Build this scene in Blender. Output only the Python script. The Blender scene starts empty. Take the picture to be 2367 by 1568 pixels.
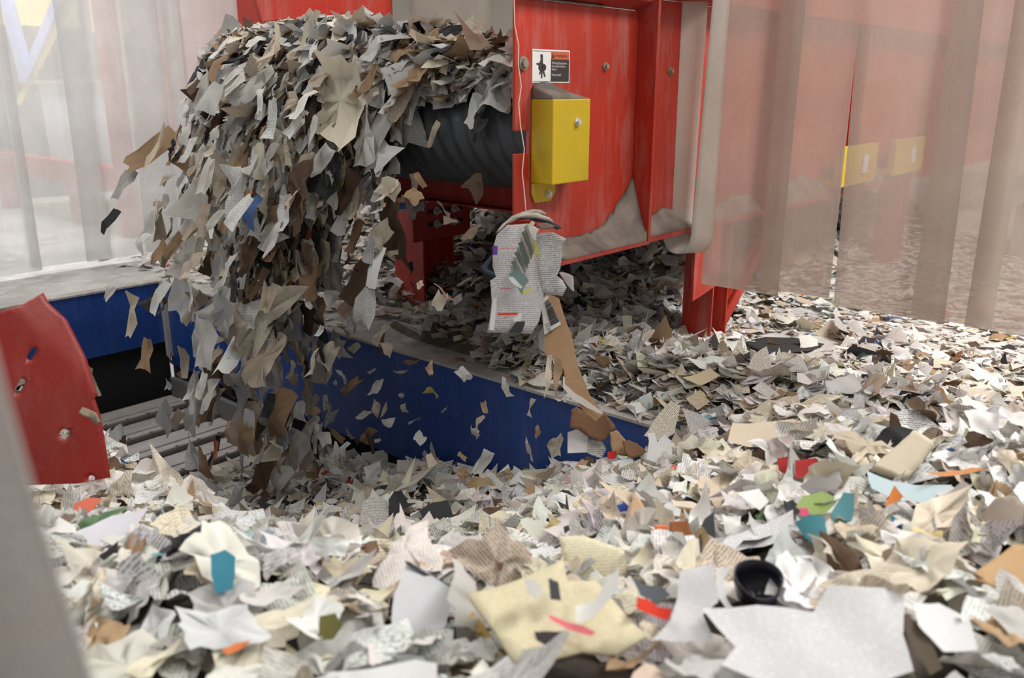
import bpy, bmesh, math, random
import numpy as np
from mathutils import Vector, Matrix

# ------------------------------------------------------------------ camera
W_, H_ = 2367, 1568
FPX = 1959.0
PITCH = math.radians(16.6)
YAW = math.radians(-48.7)
CAMZ = 1.2
CP, SP = math.cos(PITCH), math.sin(PITCH)
FX, FY = -math.sin(YAW), math.cos(YAW)       # heading on the ground
RX, RY = math.cos(YAW), math.sin(YAW)        # camera right on the ground
scene = bpy.context.scene
col = scene.collection
cam_d = bpy.data.cameras.new('camera')
cam = bpy.data.objects.new('camera', cam_d)
col.objects.link(cam)
cam.location = (0, 0, CAMZ)
cam.rotation_euler = (math.pi / 2 - PITCH, 0, YAW)
cam_d.sensor_width = 36
cam_d.lens = FPX / W_ * 36
cam_d.clip_start = 0.05
cam_d.dof.use_dof = True
cam_d.dof.focus_distance = 3.3
cam_d.dof.aperture_fstop = 2.8
scene.camera = cam
# ------------------------------------------------------------------ world, lamps, exposure
scene.view_settings.view_transform = 'Standard'
scene.view_settings.look = 'None'
scene.view_settings.gamma = 1
scene.view_settings.exposure = 0.32
world = bpy.data.worlds.new('world')
scene.world = world
world.use_nodes = True
world.node_tree.nodes['Background'].inputs[0].default_value = (0.95, 0.97, 1.0, 1)
world.node_tree.nodes['Background'].inputs[1].default_value = 0.36


def area(loc, sx, sy, power, colr=(1, 0.978, 0.95), rot=(0, 0, 0)):
    l = bpy.data.lights.new('ceiling_lamp', 'AREA')
    l.shape = 'RECTANGLE'; l.size = sx; l.size_y = sy; l.energy = power; l.color = colr
    o = bpy.data.objects.new('ceiling_lamp', l)
    o.location = loc; o.rotation_euler = rot
    col.objects.link(o)
    return o


area((2.2, -1.2, 4.6), 2.6, 1.6, 92)
area((5.4, -1.2, 4.8), 2.6, 1.6, 400)
area((0.6, 3.6, 4.8), 2.2, 1.6, 85)
area((3.2, 8.6, 4.8), 4.0, 2.0, 440, (0.95, 0.98, 1.0))
area((9.0, 5.5, 4.8), 3.0, 2.0, 110)

rng = np.random.default_rng(7)
random.seed(7)


# ------------------------------------------------------------------ pixel helpers
def ray(px, py):
    u = px - W_ / 2; v = H_ / 2 - py
    f = FPX * CP + v * SP
    return Vector((u * RX + f * FX, u * RY + f * FY, -FPX * SP + v * CP))


C0 = Vector((0, 0, CAMZ))
def on_z(px, py, z=0.0):
    d = ray(px, py); return C0 + d * ((z - CAMZ) / d.z)
def on_y(px, py, y):
    d = ray(px, py); return C0 + d * (y / d.y)
def on_x(px, py, x):
    d = ray(px, py); return C0 + d * (x / d.x)
def at_d(px, py, D):
    d = ray(px, py); h = d.x * FX + d.y * FY
    return C0 + d * (D / h)
def project(P):
    P = np.asarray(P, float)
    x, y, z = P[..., 0], P[..., 1], P[..., 2] - CAMZ
    r = x * RX + y * RY; f = x * FX + y * FY
    dep = f * CP - z * SP; up = f * SP + z * CP
    dep = np.where(dep < 0.05, 0.05, dep)
    return W_ / 2 + r / dep * FPX, H_ / 2 - up / dep * FPX, dep


# ------------------------------------------------------------------ tagging and building
def tag(o, label=None, cat=None, group=None, kind=None):
    if label: o['label'] = label
    if cat: o['category'] = cat
    if group: o['group'] = group
    if kind: o['kind'] = kind
    return o


def link(name, me, mat=None, parent=None):
    o = bpy.data.objects.new(name, me)
    if mat is not None:
        for m in (mat if isinstance(mat, (list, tuple)) else [mat]):
            me.materials.append(m)
    col.objects.link(o)
    if parent is not None: o.parent = parent
    return o


def empty(name, loc=(0, 0, 0)):
    o = bpy.data.objects.new(name, None)
    o.empty_display_size = 0.1; o.location = loc
    col.objects.link(o)
    return o


class MB:
    def __init__(s): s.v = []; s.f = []
    def add(s, vs, fs):
        b = len(s.v); s.v += [tuple(v) for v in vs]; s.f += [tuple(i + b for i in f) for f in fs]; return s
    def box(s, x0, x1, y0, y1, z0, z1):
        vs = [(x, y, z) for x in (x0, x1) for y in (y0, y1) for z in (z0, z1)]
        return s.add(vs, [(0, 1, 3, 2), (4, 6, 7, 5), (0, 4, 5, 1), (2, 3, 7, 6), (0, 2, 6, 4), (1, 5, 7, 3)])
    def bar(s, a, b, w, h=None, up=(0, 0, 1)):
        a = Vector(a); b = Vector(b); h = h or w
        d = (b - a).normalized(); u = Vector(up)
        sx = d.cross(u)
        if sx.length < 1e-3: sx = d.cross(Vector((1, 0, 0)))
        sx.normalize(); sy = sx.cross(d).normalized()
        vs = [p + sx * (i * w / 2) + sy * (j * h / 2) for p in (a, b) for i, j in ((-1, -1), (1, -1), (1, 1), (-1, 1))]
        return s.add(vs, [(3, 2, 1, 0), (4, 5, 6, 7), (0, 1, 5, 4), (1, 2, 6, 5), (2, 3, 7, 6), (3, 0, 4, 7)])
    def cyl(s, a, b, r, n=16, r2=None):
        a = Vector(a); b = Vector(b); d = (b - a).normalized(); r2 = r if r2 is None else r2
        sx = d.orthogonal().normalized(); sy = d.cross(sx)
        vs = []
        for p, rr in ((a, r), (b, r2)):
            for i in range(n):
                t = 2 * math.pi * i / n
                vs.append(p + sx * (math.cos(t) * rr) + sy * (math.sin(t) * rr))
        fs = [(i, (i + 1) % n, n + (i + 1) % n, n + i) for i in range(n)]
        fs += [tuple(range(n))[::-1], tuple(range(n, 2 * n))]
        return s.add(vs, fs)
    def prism(s, poly, axis, a, b):
        """poly in the two other axes, extruded along axis from a to b"""
        n = len(poly); vs = []
        for t in (a, b):
            for p, q in poly:
                vs.append({'x': (t, p, q), 'y': (p, t, q), 'z': (p, q, t)}[axis])
        fs = [(i, (i + 1) % n, n + (i + 1) % n, n + i) for i in range(n)] + [tuple(range(n))[::-1], tuple(range(n, 2 * n))]
        return s.add(vs, fs)
    def mesh(s, name):
        me = bpy.data.meshes.new(name); me.from_pydata(s.v, [], s.f); me.update()
        bm = bmesh.new(); bm.from_mesh(me); bmesh.ops.recalc_face_normals(bm, faces=bm.faces); bm.to_mesh(me); bm.free()
        return me
    def build(s, name, mat, parent=None, bevel=0.0, smooth=False):
        me = s.mesh(name); o = link(name, me, mat, parent)
        if bevel:
            m = o.modifiers.new('bevel', 'BEVEL'); m.width = bevel; m.segments = 2; m.limit_method = 'ANGLE'
        if smooth:
            me.polygons.foreach_set('use_smooth', [True] * len(me.polygons))
        return o


# ------------------------------------------------------------------ materials
def new_mat(name):
    m = bpy.data.materials.new(name); m.use_nodes = True
    return m, m.node_tree, m.node_tree.nodes['Principled BSDF']
def node(nt, t, **kw):
    n = nt.nodes.new(t)
    for k, v in kw.items():
        if k in n.inputs.keys() if hasattr(n.inputs, 'keys') else False: n.inputs[k].default_value = v
        else: setattr(n, k, v)
    return n
def ramp(nt, src, p0, c0, p1, c1):
    r = nt.nodes.new('ShaderNodeValToRGB')
    r.color_ramp.elements[0].position = p0; r.color_ramp.elements[0].color = (*c0, 1) if len(c0) == 3 else c0
    r.color_ramp.elements[1].position = p1; r.color_ramp.elements[1].color = (*c1, 1) if len(c1) == 3 else c1
    nt.links.new(src, r.inputs[0]); return r
def mix(nt, fac, a, b, blend='MIX'):
    m = nt.nodes.new('ShaderNodeMix'); m.data_type = 'RGBA'; m.blend_type = blend
    for s, v in ((m.inputs[0], fac), (m.inputs[6], a), (m.inputs[7], b)):
        if isinstance(v, (int, float)): s.default_value = v
        elif isinstance(v, tuple): s.default_value = (*v, 1) if len(v) == 3 else v
        else: nt.links.new(v, s)
    return m.outputs[2]
def noise(nt, scale, detail=4, rough=.55, vec=None, dist=0.0):
    n = nt.nodes.new('ShaderNodeTexNoise'); n.inputs['Scale'].default_value = scale
    n.inputs['Detail'].default_value = detail; n.inputs['Roughness'].default_value = rough
    n.inputs['Distortion'].default_value = dist
    if vec is not None: nt.links.new(vec, n.inputs['Vector'])
    return n
def objco(nt, scale=(1, 1, 1)):
    t = nt.nodes.new('ShaderNodeTexCoord'); m = nt.nodes.new('ShaderNodeMapping')
    m.inputs['Scale'].default_value = scale
    nt.links.new(t.outputs['Object'], m.inputs[0]); return m.outputs[0]


def paint(name, c, rough=.42, worn=(.35, .3, .26), amount=.5, dust=(.42, .38, .34), dusty=.25):
    m, nt, b = new_mat(name)
    v = objco(nt)
    n1 = noise(nt, 3.0, 6, .6, v)
    base = mix(nt, ramp(nt, n1.outputs[0], .35, (0, 0, 0), .7, (1, 1, 1)).outputs[0], c, tuple(x * .78 for x in c))
    n2 = noise(nt, 26, 8, .7, v, .4)
    r2 = ramp(nt, n2.outputs[0], .70 - .04 * amount, (0, 0, 0), .74, (amount,) * 3)
    base = mix(nt, r2.outputs[0], base, worn)
    vs = objco(nt, (6, 6, 1.1))
    n3 = noise(nt, 2.2, 5, .7, vs)
    r3 = ramp(nt, n3.outputs[0], .48, (0, 0, 0), .8, (dusty * 1.6,) * 3)
    base = mix(nt, r3.outputs[0], base, dust)
    nt.links.new(base, b.inputs['Base Color'])
    rr = ramp(nt, n1.outputs[0], .2, (rough * .8,) * 3, .8, (min(1, rough * 1.5),) * 3)
    nt.links.new(rr.outputs[0], b.inputs['Roughness'])
    bp = nt.nodes.new('ShaderNodeBump'); bp.inputs['Strength'].default_value = .12; bp.inputs['Distance'].default_value = .01
    nt.links.new(n2.outputs[0], bp.inputs['Height']); nt.links.new(bp.outputs[0], b.inputs['Normal'])
    return m


def plain(name, c, rough=.6, metal=0.0, var=.15, scale=20):
    m, nt, b = new_mat(name)
    n = noise(nt, scale, 5, .6, objco(nt))
    base = mix(nt, n.outputs[0], tuple(x * (1 - var) for x in c), tuple(min(1, x * (1 + var)) for x in c))
    nt.links.new(base, b.inputs['Base Color'])
    b.inputs['Roughness'].default_value = rough; b.inputs['Metallic'].default_value = metal
    return m


M_red = paint('red_paint', (.46, .026, .009), .42, dusty=.2)
M_dred = paint('dark_red_paint', (.40, .03, .018), .45, dusty=.12)
M_pred = paint('plate_red_paint', (.27, .011, .005), .42, amount=.3, dusty=.06)
M_blue = paint('blue_paint', (.018, .07, .30), .3, worn=(.02, .03, .05), amount=.5, dust=(.30, .28, .27), dusty=.1)
M_yellow = paint('yellow_paint', (.60, .41, .007), .45, worn=(.2, .13, .03), amount=.25, dusty=.05)
M_steel = plain('bolt_steel', (.62, .62, .6), .3, .35)
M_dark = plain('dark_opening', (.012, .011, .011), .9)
M_rubber = plain('rubber_belt', (.028, .031, .036), .45, 0, .3, 30)
M_slat = paint('conveyor_steel', (.46, .43, .41), .5, worn=(.2, .16, .14), amount=.7, dust=(.6, .56, .53), dusty=.5)
M_rod = plain('hinge_steel', (.16, .14, .13), .4, .5)
M_rim = paint('rim_steel', (.42, .40, .37), .8, worn=(.05, .05, .05), amount=.9, dust=(.62, .6, .57), dusty=.6)
M_wall = plain('beige_wall', (.62, .60, .55), .9, 0, .05, 2)
M_cab = plain('cabinet_paint', (.72, .78, .85), .5, 0, .03)
M_hop = plain('hopper_paint', (.80, .68, .22), .6, 0, .05)
M_bluebar = plain('stair_blue', (.34, .40, .68), .6)
M_grey = plain('machine_grey', (.18, .18, .18), .6, .2)
M_wire = plain('wire', (.85, .62, .58), .5)


def dust_mat(name, c):
    m, nt, b = new_mat(name)
    v = objco(nt); n = noise(nt, 90, 8, .8, v); n2 = noise(nt, 9, 3, .5, v)
    base = mix(nt, ramp(nt, n2.outputs[0], .35, (0, 0, 0), .65, (1, 1, 1)).outputs[0], tuple(x * .62 for x in c), tuple(min(1, x * 1.3) for x in c))
    base = mix(nt, ramp(nt, n.outputs[0], .66, (0, 0, 0), .72, (.7,) * 3).outputs[0], base, (.7, .66, .6))
    nt.links.new(base, b.inputs['Base Color']); b.inputs['Roughness'].default_value = 1
    bp = nt.nodes.new('ShaderNodeBump'); bp.inputs['Strength'].default_value = .9; bp.inputs['Distance'].default_value = .01
    nt.links.new(n.outputs[0], bp.inputs['Height']); nt.links.new(bp.outputs[0], b.inputs['Normal'])
    return m
M_dust = dust_mat('paper_dust', (.29, .245, .205))
M_core = dust_mat('compacted_scraps', (.16, .135, .115))


def concrete():
    m, nt, b = new_mat('concrete_floor')
    v = objco(nt)
    n1 = noise(nt, .9, 8, .65, v, .6); n2 = noise(nt, 9, 8, .7, v); n3 = noise(nt, 55, 6, .7, v)
    base = mix(nt, ramp(nt, n1.outputs[0], .36, (0, 0, 0), .64, (1, 1, 1)).outputs[0], (.24, .235, .23), (.56, .545, .52))
    base = mix(nt, ramp(nt, n2.outputs[0], .46, (0, 0, 0), .62, (.6,) * 3).outputs[0], base, (.62, .60, .57))
    base = mix(nt, ramp(nt, n3.outputs[0], .62, (0, 0, 0), .70, (.8,) * 3).outputs[0], base, (.72, .70, .66))
    nt.links.new(base, b.inputs['Base Color']); b.inputs['Roughness'].default_value = .75
    bp = nt.nodes.new('ShaderNodeBump'); bp.inputs['Strength'].default_value = .4; bp.inputs['Distance'].default_value = .01
    nt.links.new(n3.outputs[0], bp.inputs['Height']); nt.links.new(bp.outputs[0], b.inputs['Normal'])
    return m
M_floor = concrete()


def paper_mat(name='scrap_paper', rough=.75, spec=.3):
    """colour of each piece comes from its own attribute, printed lines follow the sheet's own coordinates"""
    m, nt, b = new_mat(name)
    a = nt.nodes.new('ShaderNodeAttribute'); a.attribute_name = 'tone'
    k = nt.nodes.new('ShaderNodeAttribute'); k.attribute_name = 'ink'
    uv = nt.nodes.new('ShaderNodeUVMap'); uv.uv_map = 'sheet'
    sep = nt.nodes.new('ShaderNodeSeparateXYZ'); nt.links.new(uv.outputs[0], sep.inputs[0])
    def math_(op, x, y=None, z=None):
        n = nt.nodes.new('ShaderNodeMath'); n.operation = op
        for i, q in enumerate((x, y, z)):
            if q is None: continue
            if isinstance(q, (int, float)): n.inputs[i].default_value = q
            else: nt.links.new(q, n.inputs[i])
        return n.outputs[0]
    row = math_('DIVIDE', sep.outputs[1], .0065)
    fr = math_('FRACT', row); line = math_('LESS_THAN', fr, .45)
    fl = math_('FLOOR', row)
    cx = nt.nodes.new('ShaderNodeCombineXYZ')
    nt.links.new(math_('MULTIPLY', sep.outputs[0], 170.0), cx.inputs[0]); nt.links.new(math_('MULTIPLY', fl, 7.31), cx.inputs[1])
    w = nt.nodes.new('ShaderNodeTexNoise'); w.inputs['Scale'].default_value = 1.0; w.inputs['Detail'].default_value = 1
    nt.links.new(cx.outputs[0], w.inputs['Vector'])
    word = math_('GREATER_THAN', w.outputs[0], .42)
    pr = math_('MULTIPLY', math_('MULTIPLY', line, word), k.outputs['Fac'])
    cl = noise(nt, 14, 3, .6, uv.outputs[0])
    base = mix(nt, cl.outputs[0], (.86, .85, .83), (1.05, 1.05, 1.05))
    base = mix(nt, 1.0, a.outputs['Color'], base, 'MULTIPLY')
    base = mix(nt, pr, base, (.06, .06, .065))
    nt.links.new(base, b.inputs['Base Color'])
    b.inputs['Roughness'].default_value = rough; b.inputs['Specular IOR Level'].default_value = spec
    tr = nt.nodes.new('ShaderNodeBsdfTranslucent'); nt.links.new(base, tr.inputs[0])
    ms = nt.nodes.new('ShaderNodeMixShader'); ms.inputs[0].default_value = .22
    nt.links.new(b.outputs[0], ms.inputs[1]); nt.links.new(tr.outputs[0], ms.inputs[2])
    nt.links.new(ms.outputs[0], nt.nodes['Material Output'].inputs[0])
    return m
M_paper = paper_mat()
M_board = plain('cardboard', (.36, .22, .12), .9, 0, .22, 25)
M_boarddk = plain('cardboard_inside', (.17, .085, .042), .9, 0, .12, 40)


def vinyl(name, c, fac, dirt=(.2, .17, .14), dirt_amt=.5, thick_tint=1.0):
    m, nt, b = new_mat(name)
    v = objco(nt, (1, 1, .25))
    n1 = noise(nt, 5, 6, .7, v); n2 = noise(nt, 38, 5, .8, objco(nt)); n4 = noise(nt, 3.0, 4, .6, objco(nt))
    base = mix(nt, ramp(nt, n4.outputs[0], .3, (0, 0, 0), .75, (1, 1, 1)).outputs[0], c, tuple(x * .82 for x in c))
    spots = ramp(nt, n2.outputs[0], .70, (0, 0, 0), .76, (dirt_amt,) * 3)
    base = mix(nt, spots.outputs[0], base, dirt)
    nt.links.new(base, b.inputs['Base Color']); b.inputs['Roughness'].default_value = .38
    tl = nt.nodes.new('ShaderNodeBsdfTranslucent'); nt.links.new(base, tl.inputs[0])
    s1 = nt.nodes.new('ShaderNodeMixShader'); s1.inputs[0].default_value = .45
    nt.links.new(b.outputs[0], s1.inputs[1]); nt.links.new(tl.outputs[0], s1.inputs[2])
    tp = nt.nodes.new('ShaderNodeBsdfTransparent')
    f = ramp(nt, n1.outputs[0], .25, (fac - .08,) * 3, .75, (fac + .10,) * 3)
    s2 = nt.nodes.new('ShaderNodeMixShader')
    nt.links.new(f.outputs[0], s2.inputs[0]); nt.links.new(tp.outputs[0], s2.inputs[1]); nt.links.new(s1.outputs[0], s2.inputs[2])
    nt.links.new(s2.outputs[0], nt.nodes['Material Output'].inputs[0])
    return m
M_vinR = vinyl('dusty_vinyl', (.68, .58, .51), .60)
M_vinL = vinyl('milky_vinyl', (.84, .84, .84), .49, dirt_amt=.12)
M_vinO = vinyl('creamy_vinyl', (.86, .82, .74), .90)

# ------------------------------------------------------------------ the setting
def struct(name, mb, mat, **k):
    o = mb.build(name, mat, **k); o['kind'] = 'structure'; return o
PX, PY, PN = 2.52, 5.21, 1.10        # pit: far side wall, end wall, near side
f = MB()
f.box(PX + .021, 14, -4, 14, -.12, 0).box(-4, PX + .021, PY + .021, 14, -.12, 0).box(-4, PN - .011, -4, PY + .021, -.12, 0)
struct('floor', f, M_floor)
struct('wall_back', MB().box(-4, 14, 14, 14.1, -.1, 5.2), M_wall)
struct('wall_right', MB().box(14, 14.1, -4, 14, -.1, 5.2), M_wall)
struct('ceiling', MB().box(-4, 14, -4, 14, 5.2, 5.3), M_wall)
struct('pit_floor', MB().box(PN - .1, PX + .1, -2, PY + .1, -1.05, -.95), M_dark)
struct('pit_wall_right', MB().box(PX, PX + .02, -1.5, PY, -.56, -.005), M_blue)
struct('pit_wall_end', MB().box(PN, PX, PY, PY + .02, -.40, -.005), M_blue)
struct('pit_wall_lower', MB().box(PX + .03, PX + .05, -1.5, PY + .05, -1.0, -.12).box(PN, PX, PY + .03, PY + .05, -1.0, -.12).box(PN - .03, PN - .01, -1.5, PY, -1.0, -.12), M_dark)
struct('pit_wall_left', MB().box(PN - .01, PN, -1.5, PY, -.56, -.005), M_blue)
struct('trim_1', MB().box(PX - .012, PX + .07, -1.5, PY + .07, -.004, .008).box(PN, PX - .012, PY - .012, PY + .07, -.004, .008).box(PX - .03, PX + .0, PY - .03, PY, -.5, .004), M_rim)

# ------------------------------------------------------------------ terrain of the heaps
def sstep(a, b, x):
    t = np.clip((x - a) / (b - a), 0, 1); return t * t * (3 - 2 * t)
def bumps(x, y):
    return (np.sin(x * 7.1 + 1.3 * np.sin(y * 5.3)) * np.cos(y * 8.3 + 1.1 * np.sin(x * 6.1)) * .028
            + np.sin(x * 17 + y * 5) * np.cos(y * 19 - x * 4) * .010)
def H_near(x, y):
    ye = y - np.clip((1.30 - x) * 1.5, 0, 1.15)
    z = np.interp(ye, [-1, 0, .5, .8, 1.0, 1.3, 1.7, 2.2, 2.8, 3.2, 3.7, 4.2], [.30, .34, .31, .25, .18, .0, -.22, -.42, -.54, -.64, -.76, -.86])
    return z + bumps(x, y)
def H_floor(x, y):
    edge = sstep(PX - .02, PX + .30, x)
    h = .015 + .0 * x
    h = h + .12 * edge * np.exp(-((x - 2.92) / .36) ** 2) * sstep(-.5, .5, y) * (1 - sstep(2.6, 3.6, y))
    h = h + .44 * sstep(3.0, 3.9, x) * sstep(1.92, 2.45, y) * (1 - sstep(4.3, 5.4, y)) * (1 - .3 * sstep(5, 7, x))
    h = h + .05 * sstep(2.6, 3.4, x) * sstep(3.2, 4.0, y) * (1 - sstep(4.4, 5.1, y))
    h = h * edge
    return h + bumps(x, y) * np.clip(h * 6, .0, 1)
def H(x, y):
    x = np.asarray(x, float); y = np.asarray(y, float)
    hn = H_near(x, y)
    lim = 1 - sstep(2.40, 3.0 + .10 * np.sin(y * 6), x)
    hn_out = hn * lim - (1 - lim) * .2
    hf = H_floor(x, y)
    out = np.maximum(hn_out, hf)
    out_near = np.maximum(hn, .012)
    inside = hn
    return np.where(x > PX, out, np.where(x < PN, out_near, inside))
def hit(px, py):
    d = ray(px, py); d = d / (d.x * FX + d.y * FY)
    t = .45
    while t < 14:
        P = C0 + d * t
        if P.z <= float(H(P.x, P.y)) + .02: return P
        t += .01
    return on_z(px, py, 0)


# core surface under the scraps
def heap_core():
    mb = []
    xs = np.concatenate([np.arange(-.9, 3.3, .05), np.arange(3.3, 8.01, .12)])
    ys = np.arange(-1.9, 5.3, .06)
    X, Y = np.meshgrid(xs, ys, indexing='ij')
    Z = H(X, Y) - .035
    V = np.stack([X, Y, Z], -1).reshape(-1, 3); n = len(ys)
    Fs = []
    for i in range(len(xs) - 1):
        for j in range(n - 1):
            q = (i * n + j, (i + 1) * n + j, (i + 1) * n + j + 1, i * n + j + 1)
            zz = [V[k][2] for k in q]; xx = V[q[0]][0]; xb = V[q[1]][0]
            if max(zz) < -.78: continue
            inside = PN < xx and xb < PX
            if not inside and max(zz) < -.012: continue
            if (xx < PX < xb or xx < PN < xb) and min(zz) < -.03: continue
            Fs.append(q)
    me = bpy.data.meshes.new('compacted_scraps'); me.from_pydata([tuple(v) for v in V], [], Fs); me.update()
    bm = bmesh.new(); bm.from_mesh(me)
    bmesh.ops.delete(bm, geom=[v for v in bm.verts if not v.link_faces], context='VERTS'); bm.to_mesh(me); bm.free()
    o = link('compacted_paper_heap', me, M_core)
    tag(o, 'packed brown mass of shredded paper under the loose scraps', 'waste paper', kind='stuff')
heap_core()

# ------------------------------------------------------------------ scraps
PAL = [('white', (.86, .86, .85), 26), ('off-white', (.81, .785, .735), 28), ('cream', (.80, .735, .58), 12),
       ('pale grey', (.62, .61, .59), 12), ('beige', (.66, .55, .43), 8), ('kraft brown', (.44, .29, .17), 2.6),
       ('dark brown', (.13, .08, .05), 1.8), ('charcoal', (.045, .045, .05), 2.6), ('red', (.52, .07, .05), .35),
       ('orange', (.70, .26, .12), .35), ('blue', (.07, .14, .34), .35), ('teal', (.20, .42, .46), .2),
       ('green', (.16, .27, .14), .2), ('yellow', (.72, .60, .24), .5), ('pink', (.68, .40, .40), .3)]
PW = np.array([p[2] for p in PAL], float)
PC = np.array([p[1] for p in PAL])


def scrap_geo(N, pos, w, h, yaw, tilt, tdir, curl, rings=2, nper=12, rg=rng, axis3=None):
    """returns verts (N,K,3), uv (N,K,2), faces template"""
    # perimeter of a unit rectangle
    t = np.arange(nper) / nper
    side = np.floor(t * 4); u = t * 4 - side
    bx = np.select([side == 0, side == 1, side == 2, side == 3], [u - .5, .5 + 0 * u, .5 - u, -.5 + 0 * u])
    by = np.select([side == 0, side == 1, side == 2, side == 3], [-.5 + 0 * u, u - .5, .5 + 0 * u, .5 - u])
    P = np.stack([bx, by], -1)[None].repeat(N, 0)
    tt = 2 * math.pi * np.arange(nper) / nper
    rad = 1.0
    for kf, am in ((2, .10), (3, .08), (5, .05)):
        rad = rad + rg.normal(0, am, (N, 1)) * np.sin(kf * tt[None] + rg.uniform(0, 6.28, (N, 1)))
    P = P * np.clip(rad, .6, 1.4)[..., None] + rg.normal(0, .026, (N, nper, 2))
    # skew
    sk = rg.normal(0, .25, N); P[..., 0] += P[..., 1] * sk[:, None]
    tap = rg.uniform(-.6, .6, N); P[..., 0] *= (1 + P[..., 1] * tap[:, None])
    P[..., 0] *= w[:, None]; P[..., 1] *= h[:, None]
    parts = [P]
    if rings == 2: parts.append(P * .5 + rg.normal(0, .03, (N, nper, 2)) * np.minimum(w, h)[:, None, None])
    parts.append(P.mean(1, keepdims=True))
    Q = np.concatenate(parts, 1); K = Q.shape[1]
    s = np.maximum(w, h)[:, None]
    th = rg.uniform(0, math.pi, N)[:, None]
    a = Q[..., 0] * np.cos(th) + Q[..., 1] * np.sin(th); b = -Q[..., 0] * np.sin(th) + Q[..., 1] * np.cos(th)
    k = curl[:, None]
    k = np.clip(k, -.75, .75)
    z = k * a * a / s * 1.5 + np.clip(rg.normal(0, .5, N), -.8, .8)[:, None] * np.abs(k) * a * b / s + np.clip(rg.normal(0, .5, N), -1, 1)[:, None] * np.abs(a - .1 * s) * np.abs(k)
    z = z + rg.normal(0, .035, (N, K)) * s
    ph = rg.uniform(0, 6, N)[:, None]
    z = z + .05 * s * np.sin(b / s * 7 + ph) + .025 * s * np.sin(a / s * 15 + ph * 3 + b / s * 6)
    L = np.stack([Q[..., 0], Q[..., 1], z], -1)
    # rotations: yaw about z then tilt about horizontal axis tdir
    cy, sy = np.cos(yaw)[:, None], np.sin(yaw)[:, None]
    x1 = L[..., 0] * cy - L[..., 1] * sy; y1 = L[..., 0] * sy + L[..., 1] * cy; z1 = L[..., 2]
    ax = np.stack([np.cos(tdir), np.sin(tdir), 0 * tdir], -1)[:, None]
    V = np.stack([x1, y1, z1], -1)
    c, sn = np.cos(tilt)[:, None, None], np.sin(tilt)[:, None, None]
    V = V * c + np.cross(np.broadcast_to(ax, V.shape), V) * sn + ax * (V * ax).sum(-1, keepdims=True) * (1 - c)
    V = V + pos[:, None]
    fs = []
    for i in range(nper):
        j = (i + 1) % nper
        if rings == 2:
            fs.append((i, j, nper + j)); fs.append((i, nper + j, nper + i)); fs.append((nper + i, nper + j, 2 * nper))
        else: fs.append((i, j, nper))
    return V, Q, np.array(fs)


def scrap_mesh(name, V, Q, F, tone, ink):
    N, K, _ = V.shape
    me = bpy.data.meshes.new(name)
    idx = (F[None] + (np.arange(N) * K)[:, None, None]).reshape(-1)
    nf = N * len(F)
    me.vertices.add(N * K); me.vertices.foreach_set('co', V.reshape(-1).astype(np.float32))
    me.loops.add(nf * 3); me.loops.foreach_set('vertex_index', idx.astype(np.int32))
    me.polygons.add(nf); me.polygons.foreach_set('loop_start', np.arange(0, nf * 3, 3, dtype=np.int32))
    me.polygons.foreach_set('loop_total', np.full(nf, 3, dtype=np.int32))
    me.update(calc_edges=True)
    uvl = me.uv_layers.new(name='sheet'); uvl.data.foreach_set('uv', Q.reshape(-1, 2)[idx].reshape(-1).astype(np.float32))
    ca = me.attributes.new('tone', 'FLOAT_COLOR', 'POINT')
    c4 = np.concatenate([np.repeat(tone, K, 0), np.ones((N * K, 1))], 1); ca.data.foreach_set('color', c4.reshape(-1).astype(np.float32))
    ia = me.attributes.new('ink', 'FLOAT', 'POINT'); ia.data.foreach_set('value', np.repeat(ink, K).astype(np.float32))
    me.validate()
    return me


# ------------------------------------------------------------------ hand-placed pieces
def torn(poly, jag, step, rg):
    out = []
    n = len(poly)
    for i in range(n):
        a = Vector(poly[i]); b = Vector(poly[(i + 1) % n]); L = (b - a).length
        k = max(1, int(L / step)); nn = Vector((-(b - a).y, (b - a).x)).normalized()
        for j in range(k):
            p = a.lerp(b, j / k)
            if j: p = p + nn * rg.uniform(-jag, jag)
            out.append((p.x, p.y))
    return out


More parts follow.
